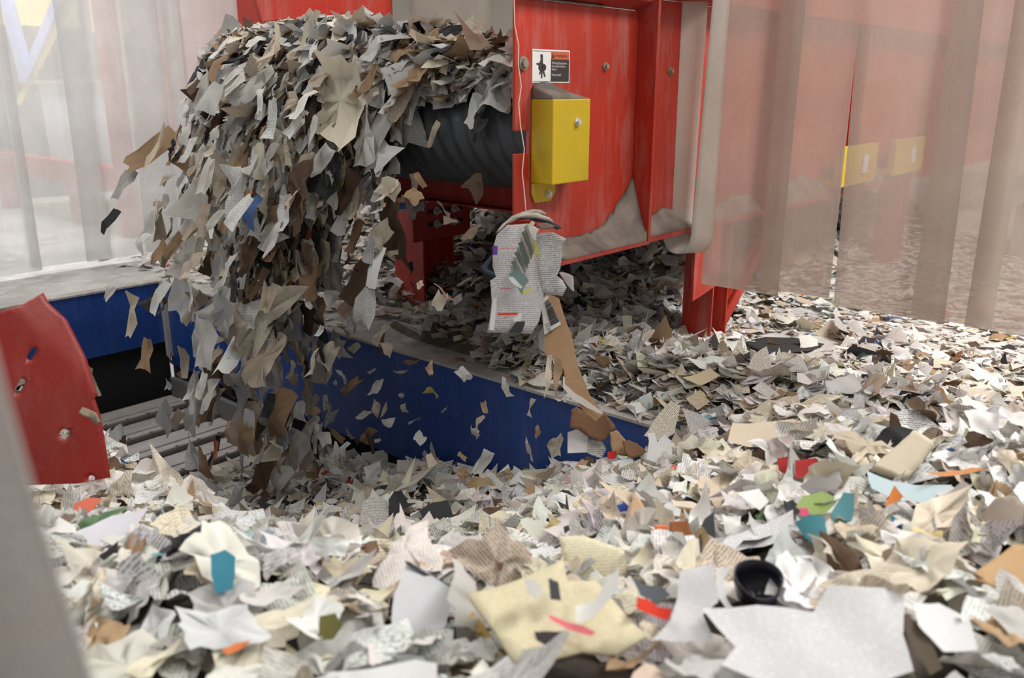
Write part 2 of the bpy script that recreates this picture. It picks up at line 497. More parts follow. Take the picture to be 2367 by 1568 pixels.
def sheet(name, poly, tone=None, ink=0, D=None, tilt=.35, bend=.25, wave=.0, thick=0.0, lift=.03, mat=None, parent=None,
          jag=.012, dirn=None, rot=0.0, seed=1, plane=None, axis=0.0, cuts=3, textrot=0.0):
    """piece of paper or board: outline traced, then set on its own plane in the room with real size, bend and thickness"""
    rg = random.Random(seed * 31 + int(poly[0][0] * 7 + poly[0][1]))
    cx = sum(p[0] for p in poly) / len(poly); cy = sum(p[1] for p in poly) / len(poly)
    if plane is None:
        if D is None:
            P = hit(cx, cy)
        else: P = at_d(cx, cy, D)
        toc = (C0 - P).normalized()
        n = (Vector((0, 0, 1)) * (1 - tilt) + toc * tilt)
        sidew = Vector((RX, RY, 0)) * rot
        n = (n + sidew).normalized()
        P = P + n * lift
    else: P, n = plane
    ex = Vector((RX, RY, 0)); ex = (ex - n * ex.dot(n)).normalized(); ey = n.cross(ex)
    pts = []
    for px, py in poly:
        d = ray(px, py); t = (P - C0).dot(n) / d.dot(n)
        q = C0 + d * t - P; pts.append((q.dot(ex), q.dot(ey)))
    size = max(max(p[0] for p in pts) - min(p[0] for p in pts), max(p[1] for p in pts) - min(p[1] for p in pts))
    if jag: pts = torn(pts, jag * size, size * .13, rg)
    bm = bmesh.new()
    vs = [bm.verts.new((x, y, 0)) for x, y in pts]
    fc = bm.faces.new(vs)
    bmesh.ops.triangulate(bm, faces=[fc])
    # even it out so it can bend
    for _ in range(cuts):
        es = [e for e in bm.edges if e.calc_length() > size * .14]
        if not es: break
        bmesh.ops.subdivide_edges(bm, edges=es, cuts=1)
        bmesh.ops.triangulate(bm, faces=bm.faces)
    ca, sa = math.cos(axis), math.sin(axis)
    ph = rg.uniform(0, 6)
    sheetuv = []
    M = Matrix((ex, ey, n)).transposed()
    co = []
    for v in bm.verts:
        a = v.co.x * ca + v.co.y * sa; b = -v.co.x * sa + v.co.y * ca
        z = bend * (a * a / max(size, 1e-4) * 1.6) - bend * size * .1
        z += wave * size * (.5 * math.sin(b / size * 9 + ph) + .35 * math.sin(a / size * 13 + ph * 2 + b / size * 5))
        ct, st = math.cos(textrot), math.sin(textrot)
        sheetuv.append((v.co.x * ct + v.co.y * st, -v.co.x * st + v.co.y * ct))
        co.append(Vector((v.co.x, v.co.y, z)))
    for v, c in zip(bm.verts, co): v.co = M @ c
    bm.verts.index_update()
    if bm.faces and sum((f.normal.dot(n) * f.calc_area() for f in bm.faces), 0.0) < 0: pass
    bmesh.ops.recalc_face_normals(bm, faces=bm.faces)
    me = bpy.data.meshes.new(name); bm.to_mesh(me); bm.free()
    uvl = me.uv_layers.new(name='sheet')
    for l in me.loops: uvl.data[l.index].uv = sheetuv[l.vertex_index]
    if tone is not None:
        at = me.attributes.new('tone', 'FLOAT_COLOR', 'POINT'); at.data.foreach_set('color', list((*tone, 1)) * len(me.vertices))
        ia = me.attributes.new('ink', 'FLOAT', 'POINT'); ia.data.foreach_set('value', [float(ink)] * len(me.vertices))
    me.polygons.foreach_set('use_smooth', [True] * len(me.polygons))
    o = link(name, me, mat or M_paper, parent)
    o.location = P if parent is None else P - parent.location
    if thick:
        m = o.modifiers.new('thickness', 'SOLIDIFY'); m.thickness = thick; m.offset = 0
    o['_r'] = size
    return o, (P, n, size)


WHITE, OFFW, CREAM, GREYP, BEIGE, KRAFT, DKBR, CHAR = [PC[i] for i in range(8)]
RED, ORANGE, BLUEP, TEAL, GREEN, YELL, PINK = [PC[i] for i in range(8, 15)]
HEROES = []     # (P, n, size, phrase, px, py)
GRP = 'torn paper scraps in the heaps'


def hero(name, label, cat, poly, tone, phrase=None, **k):
    o, (P, n, s) = sheet(name, poly, tuple(tone), **k)
    tag(o, label, cat, GRP if cat == 'paper scrap' else None)
    del o['_r']
    cx = sum(p[0] for p in poly) / len(poly); cy = sum(p[1] for p in poly) / len(poly)
    HEROES.append((P, n, s, phrase, cx, cy))
    return o, P, n


def build_heroes():
    S = 'paper_scrap'; C = 'paper scrap'
    # big cream book leaf with golden edge
    o, P, n = hero('torn_book_section', 'large cream book section with golden page edge lying in the foreground', 'book', [(1081, 1392), (1190, 1345), (1302, 1293), (1312, 1342), (1378, 1342), (1462, 1441), (1496, 1468), (1424, 1510), (1344, 1506), (1275, 1532), (1195, 1563), (1142, 1475)],
         (.74, .67, .46), 'the large cream book section', ink=.16, tilt=.25, bend=.18, wave=.005, thick=.006, lift=.07, textrot=-.35, axis=.6)
    e, _ = sheet('page_edge', [(1052, 1412), (1085, 1402), (1150, 1488), (1200, 1560), (1180, 1567), (1128, 1500)], (.66, .45, .14), tilt=.65, bend=.2, lift=.0, plane=None, D=(P.x * FX + P.y * FY) - .035, jag=.01)
    e.parent = o; e.location = e.location - o.location; del e['_r']
    def on(pl, name, label, poly, tone, phrase=None, up=.012, cat=C, **k):
        Pn = (pl[0] + pl[1] * up, pl[1])
        return hero(name, label, cat, poly, tone, phrase, plane=Pn, **k)
    pl = (P, n)
    on(pl, S, 'black torn scrap near the top corner of the cream book section', [(1268, 1342), (1290, 1345), (1297, 1388), (1272, 1390)], CHAR, up=.03)
    on(pl, S, 'black wedge-shaped scrap near the lower edge of the cream book section', [(1235, 1482), (1262, 1468), (1305, 1458), (1298, 1476), (1265, 1503), (1240, 1500)], (.03, .025, .025), up=.03)
    on(pl, S, 'long narrow pink sliver across the cream book section', [(1267, 1424), (1290, 1428), (1350, 1450), (1377, 1471), (1368, 1476), (1320, 1456), (1272, 1434)], (.74, .18, .22), up=.03, jag=.0)
    on(pl, S, 'white torn slip curling at the right side of the cream book section', [(1330, 1400), (1375, 1405), (1400, 1378), (1427, 1376), (1424, 1420), (1365, 1442), (1330, 1438)], WHITE, up=.035, bend=.4)
    on(pl, S, 'grey round-cornered scrap on the left half of the cream book section', [(1212, 1378), (1240, 1362), (1254, 1370), (1248, 1402), (1220, 1408)], (.52, .52, .5), up=.03)
    L = [
     ('cream_folded_page', 'folded cream page with rounded edge behind the cream book section', 'page', [(1290, 1245), (1351, 1246), (1442, 1278), (1448, 1304), (1461, 1357), (1427, 1365), (1309, 1327)], (.80, .74, .54), 'the folded cream page', dict(ink=.2, tilt=.4, bend=-.45, thick=.006, lift=.06, axis=1.4)),
     (S, 'bright white folded scrap left of the folded cream page', C, [(1212, 1272), (1275, 1262), (1302, 1289), (1262, 1305), (1218, 1323)], (.86, .87, .9), 'the bright white folded scrap', dict(tilt=.5, bend=.3, lift=.05)),
     (S, 'bright red twisted scrap right of the cream book section', C, [(1473, 1390), (1496, 1384), (1520, 1400), (1553, 1412), (1545, 1433), (1505, 1420), (1469, 1418)], (.66, .04, .015), 'the bright red twisted scrap', dict(tilt=.4, bend=.6, lift=.06)),
     (S, 'dark slate scrap just above the bright red twisted one', C, [(1455, 1335), (1480, 1350), (1530, 1355), (1550, 1378), (1520, 1392), (1480, 1380)], (.09, .10, .12), None, dict(tilt=.3, bend=.3, lift=.05)),
     ('carton_flap', 'orange printed carton flap with pale edge in the heap', 'carton', [(1515, 1215), (1543, 1215), (1547, 1268), (1500, 1264)], (.86, .25, .09), 'the orange carton flap', dict(tilt=.75, bend=.05, thick=.004, lift=.06, jag=.004)),
     ('carton_flap', 'brown inside of a carton standing right of the orange flap', 'carton', [(1548, 1208), (1590, 1202), (1604, 1250), (1572, 1274), (1549, 1270)], (.30, .11, .035), None, dict(tilt=.6, bend=.3, thick=.004, lift=.05)),
     (S, 'tall white ragged sheet left of the dark cup-shaped wrapper', C, [(1570, 1318), (1649, 1303), (1660, 1392), (1625, 1419), (1650, 1475), (1505, 1491), (1549, 1436), (1566, 1380)], (.70, .70, .72), 'the tall white ragged sheet', dict(ink=.10, tilt=.5, bend=.25, lift=.06, wave=.02)),
     (S, 'largest white printed sheet at the bottom right of the photo', C, [(1621, 1418), (1750, 1400), (1881, 1402), (1915, 1353), (2092, 1364), (2086, 1475), (2110, 1560), (1900, 1600), (1666, 1567), (1700, 1502)], (.70, .70, .72), 'the largest white sheet', dict(ink=.22, tilt=.22, bend=.15, wave=.035, textrot=.2, lift=.06)),
     ('white_paper_loop', 'curved white paper loop hugging the dark cup-shaped wrapper', 'paper loop', [(1655, 1312), (1690, 1308), (1672, 1340), (1680, 1385), (1706, 1418), (1680, 1408), (1655, 1370)], (.84, .84, .86), None, dict(tilt=.7, bend=.5, lift=.07)),
     ('kraft_envelope_corner', 'kraft paper triangle at the right edge of the heap', 'envelope', [(2236, 1345), (2290, 1300), (2341, 1259), (2390, 1262), (2395, 1384), (2310, 1368)], (.58, .38, .20), 'the kraft paper triangle', dict(tilt=.4, bend=.15, lift=.07, thick=.001, jag=.004)),
     ('cardboard_flap', 'grey-brown cardboard flap above the kraft paper triangle', 'cardboard', [(2258, 1248), (2270, 1190), (2300, 1155), (2345, 1148), (2376, 1176), (2366, 1220), (2300, 1235)], (.36, .30, .25), 'the grey-brown cardboard flap', dict(tilt=.6, bend=-.3, lift=.06, thick=.004)),
     (S, 'crinkled pale yellow scrap left of the grey-brown cardboard flap', C, [(2110, 1218), (2145, 1232), (2178, 1228), (2180, 1290), (2112, 1284)], (.80, .65, .30), 'the crinkled yellow scrap', dict(tilt=.5, bend=.3, wave=.06, lift=.06)),
     ('light_blue_card', 'light blue card lying flat below the beige slab', 'card', [(2003, 1093), (2060, 1112), (2119, 1121), (2200, 1124), (2178, 1165), (2080, 1158), (2014, 1135)], (.50, .62, .66), 'the light blue card', dict(tilt=.3, bend=.1, lift=.05)),
     (S, 'orange triangular scrap standing on the light blue card', C, [(2045, 1172), (2067, 1121), (2088, 1148), (2072, 1165)], (.84, .28, .07), None, dict(tilt=.75, bend=.2, lift=.08)),
     ('magazine_page', 'teal magazine strip standing upright with orange corner', 'magazine', [(1920, 1190), (1950, 1137), (1975, 1140), (1975, 1175), (1960, 1250), (1930, 1215)], (.10, .29, .33), 'the upright teal magazine strip', dict(tilt=.65, bend=.35, lift=.09)),
     ('magazine_page', 'teal glossy magazine piece folded downward beside the upright teal strip', 'magazine', [(1837, 1205), (1870, 1190), (1905, 1193), (1918, 1270), (1884, 1262), (1855, 1235)], (.07, .25, .30), None, dict(tilt=.6, bend=-.3, lift=.07)),
     ('magazine_page', 'lime green magazine piece with pictures behind the teal strips', 'magazine', [(1855, 1148), (1900, 1135), (1930, 1150), (1915, 1192), (1870, 1200), (1840, 1180)], (.28, .38, .12), None, dict(tilt=.4, bend=.2, lift=.06)),
     (S, 'small magenta scrap on the lime green magazine piece', C, [(1846, 1180), (1866, 1176), (1874, 1192), (1850, 1200)], (.60, .07, .18), None, dict(tilt=.5, lift=.09)),
     ('red_book_cover', 'dark red printed book cover piece in the middle heap', 'book cover', [(1796, 1062), (1837, 1049), (1848, 1080), (1828, 1108), (1800, 1090)], (.36, .02, .02), 'the dark red cover piece', dict(tilt=.6, bend=.3, lift=.07)),
     ('red_book_cover', 'dark red cover piece with pale lettering right of its folded neighbour', 'book cover', [(1838, 1066), (1885, 1058), (1908, 1084), (1870, 1098), (1838, 1110)], (.42, .03, .03), None, dict(ink=0, tilt=.6, bend=.2, lift=.07)),
     ('beige_book_slab', 'thick beige slab of book pages leaning in the right heap', 'book', [(2014, 1087), (2060, 1045), (2114, 999), (2158, 1027), (2128, 1075), (2092, 1112)], (.68, .60, .46), 'the thick beige slab', dict(tilt=.5, bend=.08, thick=.02, lift=.08, jag=.004)),
     (S, 'wide pale tan sheet on top of the ridge beside the pit', C, [(1682, 1027), (1693, 982), (1760, 974), (1832, 970), (1878, 990), (1787, 1024), (1730, 1035)], (.74, .64, .50), 'the wide pale tan sheet', dict(tilt=.35, bend=.2, lift=.06)),
     ('black_plastic_bag', 'crumpled black plastic bag beside the thick beige slab', 'bag', [(2020, 1020), (2040, 992), (2080, 982), (2112, 990), (2095, 1020), (2050, 1050), (2020, 1058)], (.02, .02, .022), None, dict(tilt=.4, bend=-.4, wave=.08, lift=.05)),
     (S, 'saturated blue scrap right of the brown printed roll', C, [(2059, 1190), (2086, 1209), (2084, 1240), (2070, 1262), (2062, 1230)], (.02, .16, .34), None, dict(tilt=.6, bend=.2, lift=.06)),
     ('newspaper_roll', 'curled grey newsprint piece with lines right of the teal strips', 'newspaper', [(1990, 1195), (2040, 1180), (2055, 1215), (2052, 1262), (2010, 1262), (1985, 1235)], (.46, .40, .34), 'the curled grey newsprint', dict(ink=.5, tilt=.6, bend=-.5, lift=.07, textrot=.8)),
     ('newspaper_roll', 'brown curled newsprint piece below the grey curled one', 'newspaper', [(2040, 1270), (2100, 1262), (2105, 1300), (2080, 1335), (2040, 1318)], (.34, .26, .20), None, dict(ink=.3, tilt=.5, bend=-.5, lift=.05)),
     (S, 'white four-sided scrap alone left of the teal magazine pieces', C, [(1702, 1143), (1754, 1129), (1777, 1160), (1756, 1180)], (.84, .84, .84), 'the white four-sided scrap', dict(tilt=.4, bend=.1, lift=.06, jag=.003)),
     (S, 'long white printed strip with an angled end in the middle heap', C, [(1632, 1281), (1668, 1250), (1740, 1218), (1832, 1187), (1834, 1248), (1732, 1264), (1680, 1280)], (.80, .80, .82), 'the long white strip', dict(ink=.25, tilt=.4, bend=.25, lift=.05)),
     ('clear_plastic_bag', 'shiny clear plastic piece on the scraps at the right', 'plastic bag', [(2228, 950), (2270, 944), (2308, 960), (2312, 1000), (2285, 1030), (2250, 1010)], (.84, .84, .84), None, dict(tilt=.5, bend=.3, wave=.08, lift=.04)),
     (S, 'white printed page piece with bold lines at the right ridge', C, [(2064, 958), (2097, 944), (2140, 962), (2172, 988), (2172, 1015), (2130, 1000), (2075, 990)], (.80, .80, .80), 'the bold printed page piece', dict(ink=.75, tilt=.5, bend=.2, lift=.05)),
     ('crumpled_white_sheet', 'large crumpled white sheet on the right floor heap', 'sheet', [(1898, 892), (1935, 872), (1975, 862), (2000, 912), (1960, 925), (1915, 920)], (.80, .80, .80), 'the large crumpled white sheet', dict(tilt=.45, bend=.2, wave=.05, lift=.06)),
     (S, 'cream triangular page piece with text beside the pit edge', C, [(1488, 1010), (1520, 960), (1552, 925), (1572, 940), (1560, 1000), (1530, 1020)], (.76, .72, .60), 'the cream triangular page piece', dict(ink=.55, tilt=.5, bend=.15, lift=.06, textrot=.9)),
     (S, 'tan printed scrap above the cream triangular page piece', C, [(1585, 925), (1618, 900), (1640, 930), (1612, 948)], (.66, .56, .40), None, dict(ink=.4, tilt=.5, lift=.06)),
     (S, 'cream scrap with green printing near the pit side', C, [(1577, 880), (1640, 850), (1665, 870), (1620, 890)], (.70, .60, .40), None, dict(ink=.1, tilt=.5, lift=.07)),
     (S, 'white two-pronged scrap standing against the blue pit wall', C, [(1495, 1062), (1500, 1020), (1497, 1002), (1512, 1000), (1520, 1022), (1535, 1005), (1552, 1020), (1555, 1068), (1520, 1072)], (.84, .84, .84), 'the white two-pronged scrap', dict(D=2.55, tilt=.8, bend=.15, jag=.006)),
     (S, 'white square scrap left of the torn brown cardboard', C, [(1312, 1000), (1340, 990), (1360, 1012), (1358, 1046), (1312, 1048)], (.82, .81, .80), None, dict(D=2.62, tilt=.8, bend=.1, jag=.004)),
     (S, 'printed grey scrap between the white square scrap and the brown cardboard', C, [(1358, 1016), (1390, 1018), (1402, 1040), (1390, 1060), (1358, 1048)], (.62, .60, .57), None, dict(D=2.60, ink=.7, tilt=.8, bend=.1)),
     (S, 'small dark red scrap at the foot of the brown cardboard', C, [(1405, 1045), (1425, 1042), (1424, 1060), (1404, 1062)], (.45, .02, .02), None, dict(D=2.5, tilt=.7)),
     (S, 'red scrap with dark corner near the pit edge', C, [(1552, 1078), (1590, 1072), (1604, 1084), (1575, 1096), (1552, 1092)], (.64, .13, .10), None, dict(tilt=.4, lift=.05)),
     (S, 'pointed white sheet with a dark upper rim at the lower centre-left', C, [(912, 1372), (940, 1302), (985, 1318), (1056, 1370), (1030, 1450), (960, 1480), (905, 1440)], (.70, .71, .75), 'the pointed white sheet', dict(tilt=.5, bend=.2, lift=.06)),
     (S, 'thin black strip along the upper edge of the pointed white sheet', C, [(936, 1298), (948, 1300), (1058, 1366), (1052, 1374), (940, 1308)], (.06, .06, .07), None, dict(tilt=.6, lift=.10, jag=0)),
     (S, 'bright blue scrap in the blurred lower left heap', C, [(486, 1282), (520, 1270), (545, 1290), (540, 1365), (500, 1372), (488, 1330)], (.05, .24, .34), 'the bright blue scrap', dict(tilt=.5, bend=.2, lift=.07)),
     (S, 'pale turquoise scrap above the bright blue one at lower left', C, [(545, 1235), (600, 1222), (640, 1240), (600, 1268), (550, 1262)], (.36, .52, .56), None, dict(tilt=.4, bend=.3, lift=.06)),
     (S, 'red-orange scrap at the foot of the bent red plate', C, [(170, 1165), (205, 1150), (238, 1158), (212, 1188), (172, 1196)], (.80, .20, .12), 'the red-orange scrap', dict(tilt=.4, bend=.2, lift=.06)),
     (S, 'broad lilac-white sheet at the left below the red-orange scrap', C, [(120, 1262), (180, 1225), (260, 1190), (345, 1188), (320, 1225), (250, 1262), (170, 1280)], (.78, .77, .84), 'the broad lilac-white sheet', dict(tilt=.4, bend=.3, lift=.06)),
     (S, 'black scrap tucked under the broad lilac-white sheet', C, [(228, 1285), (275, 1260), (272, 1290), (240, 1302)], (.02, .015, .02), None, dict(tilt=.3, lift=.07)),
     (S, 'olive green scrap at the bottom left of the cream book section', C, [(738, 1425), (775, 1418), (792, 1450), (770, 1480), (735, 1478)], (.13, .12, .03), 'the olive green scrap', dict(tilt=.5, lift=.07)),
     (S, 'slim orange scrap at the bottom left of the olive green one', C, [(512, 1502), (545, 1488), (582, 1490), (560, 1505), (525, 1514)], (.78, .22, .07), None, dict(tilt=.4, lift=.07)),
     (S, 'large white sheet cut by the bottom edge of the photo', C, [(760, 1562), (850, 1545), (960, 1527), (1010, 1545), (1010, 1600), (740, 1610)], (.76, .76, .77), 'the white sheet at the bottom edge', dict(tilt=.3, bend=.2, lift=.07)),
     (S, 'long pointed beige board lying below the pit wall', C, [(912, 1138), (950, 1100), (1008, 1080), (960, 1118)], (.70, .66, .58), 'the pointed beige board', dict(tilt=.4, thick=.003, lift=.06, jag=.004)),
     (S, 'grey lined page piece in the left middle heap', C, [(838, 1160), (860, 1148), (895, 1158), (900, 1205), (868, 1232), (832, 1210)], (.66, .64, .60), 'the grey lined page piece', dict(ink=.5, tilt=.6, lift=.05)),
     (S, 'brown crumpled wrapper in the left middle heap', C, [(830, 1262), (870, 1248), (915, 1268), (905, 1310), (860, 1318)], (.22, .13, .08), None, dict(tilt=.5, wave=.06, lift=.04)),
     (S, 'navy blue strip below the grey lined page piece', C, [(1052, 1200), (1078, 1180), (1100, 1172), (1068, 1212)], (.05, .09, .17), None, dict(tilt=.5, lift=.05)),
     (S, 'deep blue scrap tucked under a tan flap in the middle heap', C, [(1388, 1172), (1425, 1168), (1462, 1158), (1455, 1180), (1402, 1190)], (.03, .06, .30), None, dict(tilt=.4, lift=.05)),
     (S, 'pale cream triangular scrap in the middle of the heap', C, [(1315, 1110), (1350, 1118), (1372, 1152), (1322, 1160)], (.78, .71, .60), 'the pale cream triangular scrap', dict(tilt=.5, bend=.2, lift=.06)),
     (S, 'small orange-red scrap left of the pale cream triangular one', C, [(1221, 1138), (1236, 1136), (1240, 1150), (1222, 1152)], (.84, .16, .07), None, dict(tilt=.5, lift=.06)),
     (S, 'dark glossy magazine strip with white marks in the middle heap', C, [(1465, 1125), (1500, 1115), (1560, 1135), (1552, 1165), (1520, 1155), (1475, 1145)], (.06, .075, .10), None, dict(tilt=.3, lift=.05)),
     (S, 'dark green scrap right of the dark glossy strip', C, [(1585, 1130), (1612, 1125), (1630, 1142), (1600, 1156)], (.10, .26, .10), None, dict(tilt=.4, lift=.05)),
     ('tan_folded_flap', 'tan folded board with deep crease in the middle heap', 'cardboard', [(1462, 1140), (1478, 1150), (1500, 1195), (1512, 1225), (1478, 1232), (1438, 1215), (1455, 1185)], (.66, .46, .30), 'the tan folded board', dict(tilt=.6, bend=.4, thick=.003, lift=.06)),
     (S, 'beige curled strip of pages right of the tan folded board', C, [(1552, 1160), (1600, 1158), (1650, 1175), (1648, 1200), (1600, 1205), (1560, 1185)], (.72, .62, .50), None, dict(tilt=.4, bend=.2, wave=.04, lift=.06)),
     (S, 'rust orange strip lying across the right heap', C, [(2135, 1112), (2180, 1095), (2245, 1078), (2300, 1080), (2240, 1092), (2180, 1108)], (.55, .25, .10), None, dict(tilt=.3, lift=.06)),
     ('flat_white_card', 'flat white card lying alone on the dusty floor by the pit corner', 'card', [(391, 602), (418, 595), (466, 597), (436, 608)], (.76, .75, .70), None, dict(plane=(on_z(428, 601, .008), Vector((0, 0, 1))), jag=0, bend=0, thick=.002)),
     (S, 'big pale grey sheet at the bottom right next to the kraft triangle', C, [(2112, 1402), (2170, 1392), (2240, 1430), (2260, 1500), (2180, 1512), (2120, 1460)], (.78, .78, .80), 'the big pale grey sheet', dict(tilt=.35, bend=.3, lift=.05)),
     (S, 'brown-black curled band at the bottom right of the heap', C, [(2070, 1420), (2100, 1415), (2150, 1470), (2180, 1540), (2150, 1560), (2110, 1500)], (.10, .075, .05), None, dict(tilt=.4, bend=.5, lift=.05)),
    ]
    for nm, lab, cat, poly, tone, phrase, k in L:
        hero(nm, lab, cat, poly, tone, phrase, **k)
    hero('dark_floor_patch', 'flat dark floor patch, added as a thin sheet, behind the red post', 'floor patch', [(1715, 792), (1770, 780), (1840, 782), (1905, 796), (1870, 812), (1765, 818)], (.05, .05, .05), None, plane=(on_z(1800, 800, .012), Vector((0, 0, 1))), bend=0, thick=.004)  # thin dark sheet added to stand for a darker patch of floor
    # dark cup-shaped wrapper : a real open cup
    Pc = hit(1748, 1395) + Vector((0, 0, .035))
    mb = MB(); n = 28
    ax = (Vector((0, 0, 1)) * .6 + (C0 - Pc).normalized() * .4).normalized(); sx = Vector((RX, RY, 0)); sy = ax.cross(sx).normalized()
    rings = [(.012, -.035), (.034, -.030), (.040, 0), (.042, .022), (.0395, .022), (.037, 0), (.030, -.026), (.004, -.030)]
    vs = []
    for r, h_ in rings:
        for i in range(n):
            t = 2 * math.pi * i / n; rr = r * (1 + .07 * math.sin(3 * t + h_ * 40))
            vs.append(sx * rr * math.cos(t) + sy * rr * math.sin(t) + ax * (h_ + .004 * math.sin(2 * t)))
    fs = [(k * n + i, k * n + (i + 1) % n, (k + 1) * n + (i + 1) % n, (k + 1) * n + i) for k in range(len(rings) - 1) for i in range(n)]
    mb.add(vs, fs)
    o = mb.build('dark_cup', plain('dark_cup_skin', (.012, .012, .022), .3), smooth=True); o.location = Pc
    tag(o, 'dark navy cup-shaped wrapper lying open among white sheets', 'cup')
    HEROES.append((Pc, ax, .09, 'the dark navy cup', 1748, 1395))
build_heroes()

# ------------------------------------------------------------------ scatter
def in_front_of_hero(V, c):
    bad = np.zeros(len(c), bool)
    for P, n, s, ph, a, b in HEROES:
        P = np.array(P); n_ = np.array(n)
        toc = np.array([0, 0, CAMZ]) - P; L = np.linalg.norm(toc); toc = toc / L
        d = c - P
        along = d @ toc
        perp = np.linalg.norm(d - along[:, None] * toc, axis=1)
        bad |= (perp < s * .50) & (along > -.02) & (along < .35) & (np.linalg.norm(d, axis=1) < max(.30, s))
    return bad


def make_heap():
    C, S_, T = [], [], []
    def region(N, x0, x1, y0, y1, s0, s1, layer, keep=None, flat=.0):
        x = rng.uniform(x0, x1, N); y = rng.uniform(y0, y1, N)
        k = np.ones(N, bool) if keep is None else keep(x, y)
        x, y = x[k], y[k]; n = len(x)
        z = H(x, y) + rng.uniform(-.02, layer, n)
        C.append(np.stack([x, y, z], -1)); S_.append(rng.lognormal(0, .33, n) * rng.uniform(s0, s1, n)); T.append(np.full(n, flat))
    vis = lambda x, y: (x * FX + y * FY > .5) & (np.abs(x * RX + y * RY) < (x * FX + y * FY) * .78 + .35)
    pit = lambda x, y: vis(x, y) & (H(x, y) > -.80)
    # foreground and pit heap
    region(4600, -.6, 2.50, -1.4, 1.9, .050, .095, .05, lambda x, y: pit(x, y) & (x * FX + y * FY < 1.6))
    region(9000, .4, 2.50, -1.2, 4.0, .040, .070, .045, lambda x, y: pit(x, y) & (x * FX + y * FY >= 1.5) & (x > PN * .0 + .2))
    # ridge going over the pit edge and the thick heap on the floor
    region(3200, 2.54, 3.2, -1.6, 2.2, .040, .070, .04, vis)
    region(5200, 2.6, 4.2, -.2, 2.6, .035, .065, .04, vis)
    region(9500, 2.62, 7.2, 1.7, 4.9, .035, .07, .04, lambda x, y: vis(x, y) & (H(x, y) > .05))
    # thin scatter on the floor at the right
    region(15000, 3.2, 8.0, -3.2, 2.2, .025, .055, .008, lambda x, y: vis(x, y) & (rng.uniform(0, 1, len(x)) < np.clip(1.25 - .28 * np.maximum(0, x - 3.2 - (y + 1.5) * .7), .04, 1)), .8)
    region(2200, 2.55, 4.6, 3.4, 6.2, .015, .045, .005, vis, .8)
    region(1700, 0.6, 2.5, 5.24, 6.4, .008, .03, .004, vis, .9)
    C = np.concatenate(C); S = np.concatenate(S_); T = np.concatenate(T)
    # clear the feet of the posts and the dark bare patch
    r1 = np.hypot((C[:, 0] - 3.86) * .8, C[:, 1] - 1.55)
    C_ok = ~((r1 < .22) & (C[:, 2] < .2) & (rng.uniform(0, 1, len(C)) < .93))
    C_ok &= ~((C[:, 0] < PX) & (C[:, 0] > PX - .05) & (H(C[:, 0], C[:, 1]) < -.05))
    C_ok &= ~in_front_of_hero(None, C)
    C, S, T = C[C_ok], S[C_ok], T[C_ok]
    N = len(C)
    S = np.minimum(S, .125)
    asp = rng.uniform(.45, 1.0, N)
    w = S * 1.15; h = S * asp * 1.15
    p = PW / PW.sum()
    ci = rng.choice(len(PAL), N, p=p)
    ci = np.where((ci >= 8) & (S > .062), rng.integers(0, 5, N), ci)
    tone = PC[ci] * rng.uniform(.82, 1.08, (N, 1)) * (1 + rng.normal(0, .025, (N, 3)))
    tone = np.clip(tone, .01, .9)
    ink = (rng.uniform(0, 1, N) < .42) * (ci < 5) * rng.uniform(.25, .6, N)
    tilt = np.abs(rng.normal(0, .62, N)) * (1 - T); tilt = np.minimum(tilt, np.where(S > .085, .8, 1.35))
    curl = rng.normal(0, .42, N) * (1 - .75 * T)
    yaw = rng.uniform(0, 6.28, N); td = rng.uniform(0, 6.28, N)
    flatk = T > .5
    C[flatk, 2] += .004 + S[flatk] * .05
    # projected size decides which ones are separate objects
    px, py, dep = project(C)
    inside = (px > 5) & (px < W_ - 5) & (py > 600) & (py < H_ - 5)
    ar = (w * h) / dep ** 2 * inside * (C[:, 2] > H(C[:, 0], C[:, 1]) + .012)
    order = np.argsort(-ar)
    big = order[:172]
    ismall = np.ones(N, bool); ismall[big] = False
    near = ismall & (dep < 3.0); farm = ismall & ~near
    sets = []
    for m, rings, nper in ((near, 2, 16), (farm, 1, 8)):
        V, Q, F = scrap_geo(m.sum(), C[m], w[m], h[m], yaw[m], tilt[m], td[m], curl[m], rings, nper)
        sets.append((V, Q, F, tone[m], ink[m]))
    mes = [scrap_mesh('scraps', *s) for s in sets]
    bm = bmesh.new(); bm.from_mesh(mes[0]); bm.from_mesh(mes[1])
    me = bpy.data.meshes.new('loose_scraps'); bm.to_mesh(me); bm.free()
    me.polygons.foreach_set('use_smooth', [True] * len(me.polygons))
    o = link('loose_paper_scraps', me, M_paper)
    tag(o, 'countless small torn paper scraps covering the heaps in the pit and on the floor', 'paper scraps', GRP, kind='stuff')
    V, Q, F = scrap_geo(len(big), C[big], w[big], h[big], yaw[big], tilt[big], td[big], curl[big], 2, 24)
    return big, V, Q, F, tone[big], ink[big], ci[big], C[big], px[big], py[big], S[big], asp[big]


used = {}
def unique_label(base, px, py, extra=()):
    cands = [h for h in HEROES if h[3]]
    cands.sort(key=lambda h: math.hypot(h[4] - px, h[5] - py))
    for h in cands[:6]:
        dx, dy = px - h[4], py - h[5]
        if abs(dx) > abs(dy): rel = 'to the right of' if dx > 0 else 'to the left of'
        else: rel = 'in front of' if dy > 0 else 'just behind'
        lab = f'{base} {rel} {h[3]}'
        if lab not in used: used[lab] = 1; return lab
    return lab


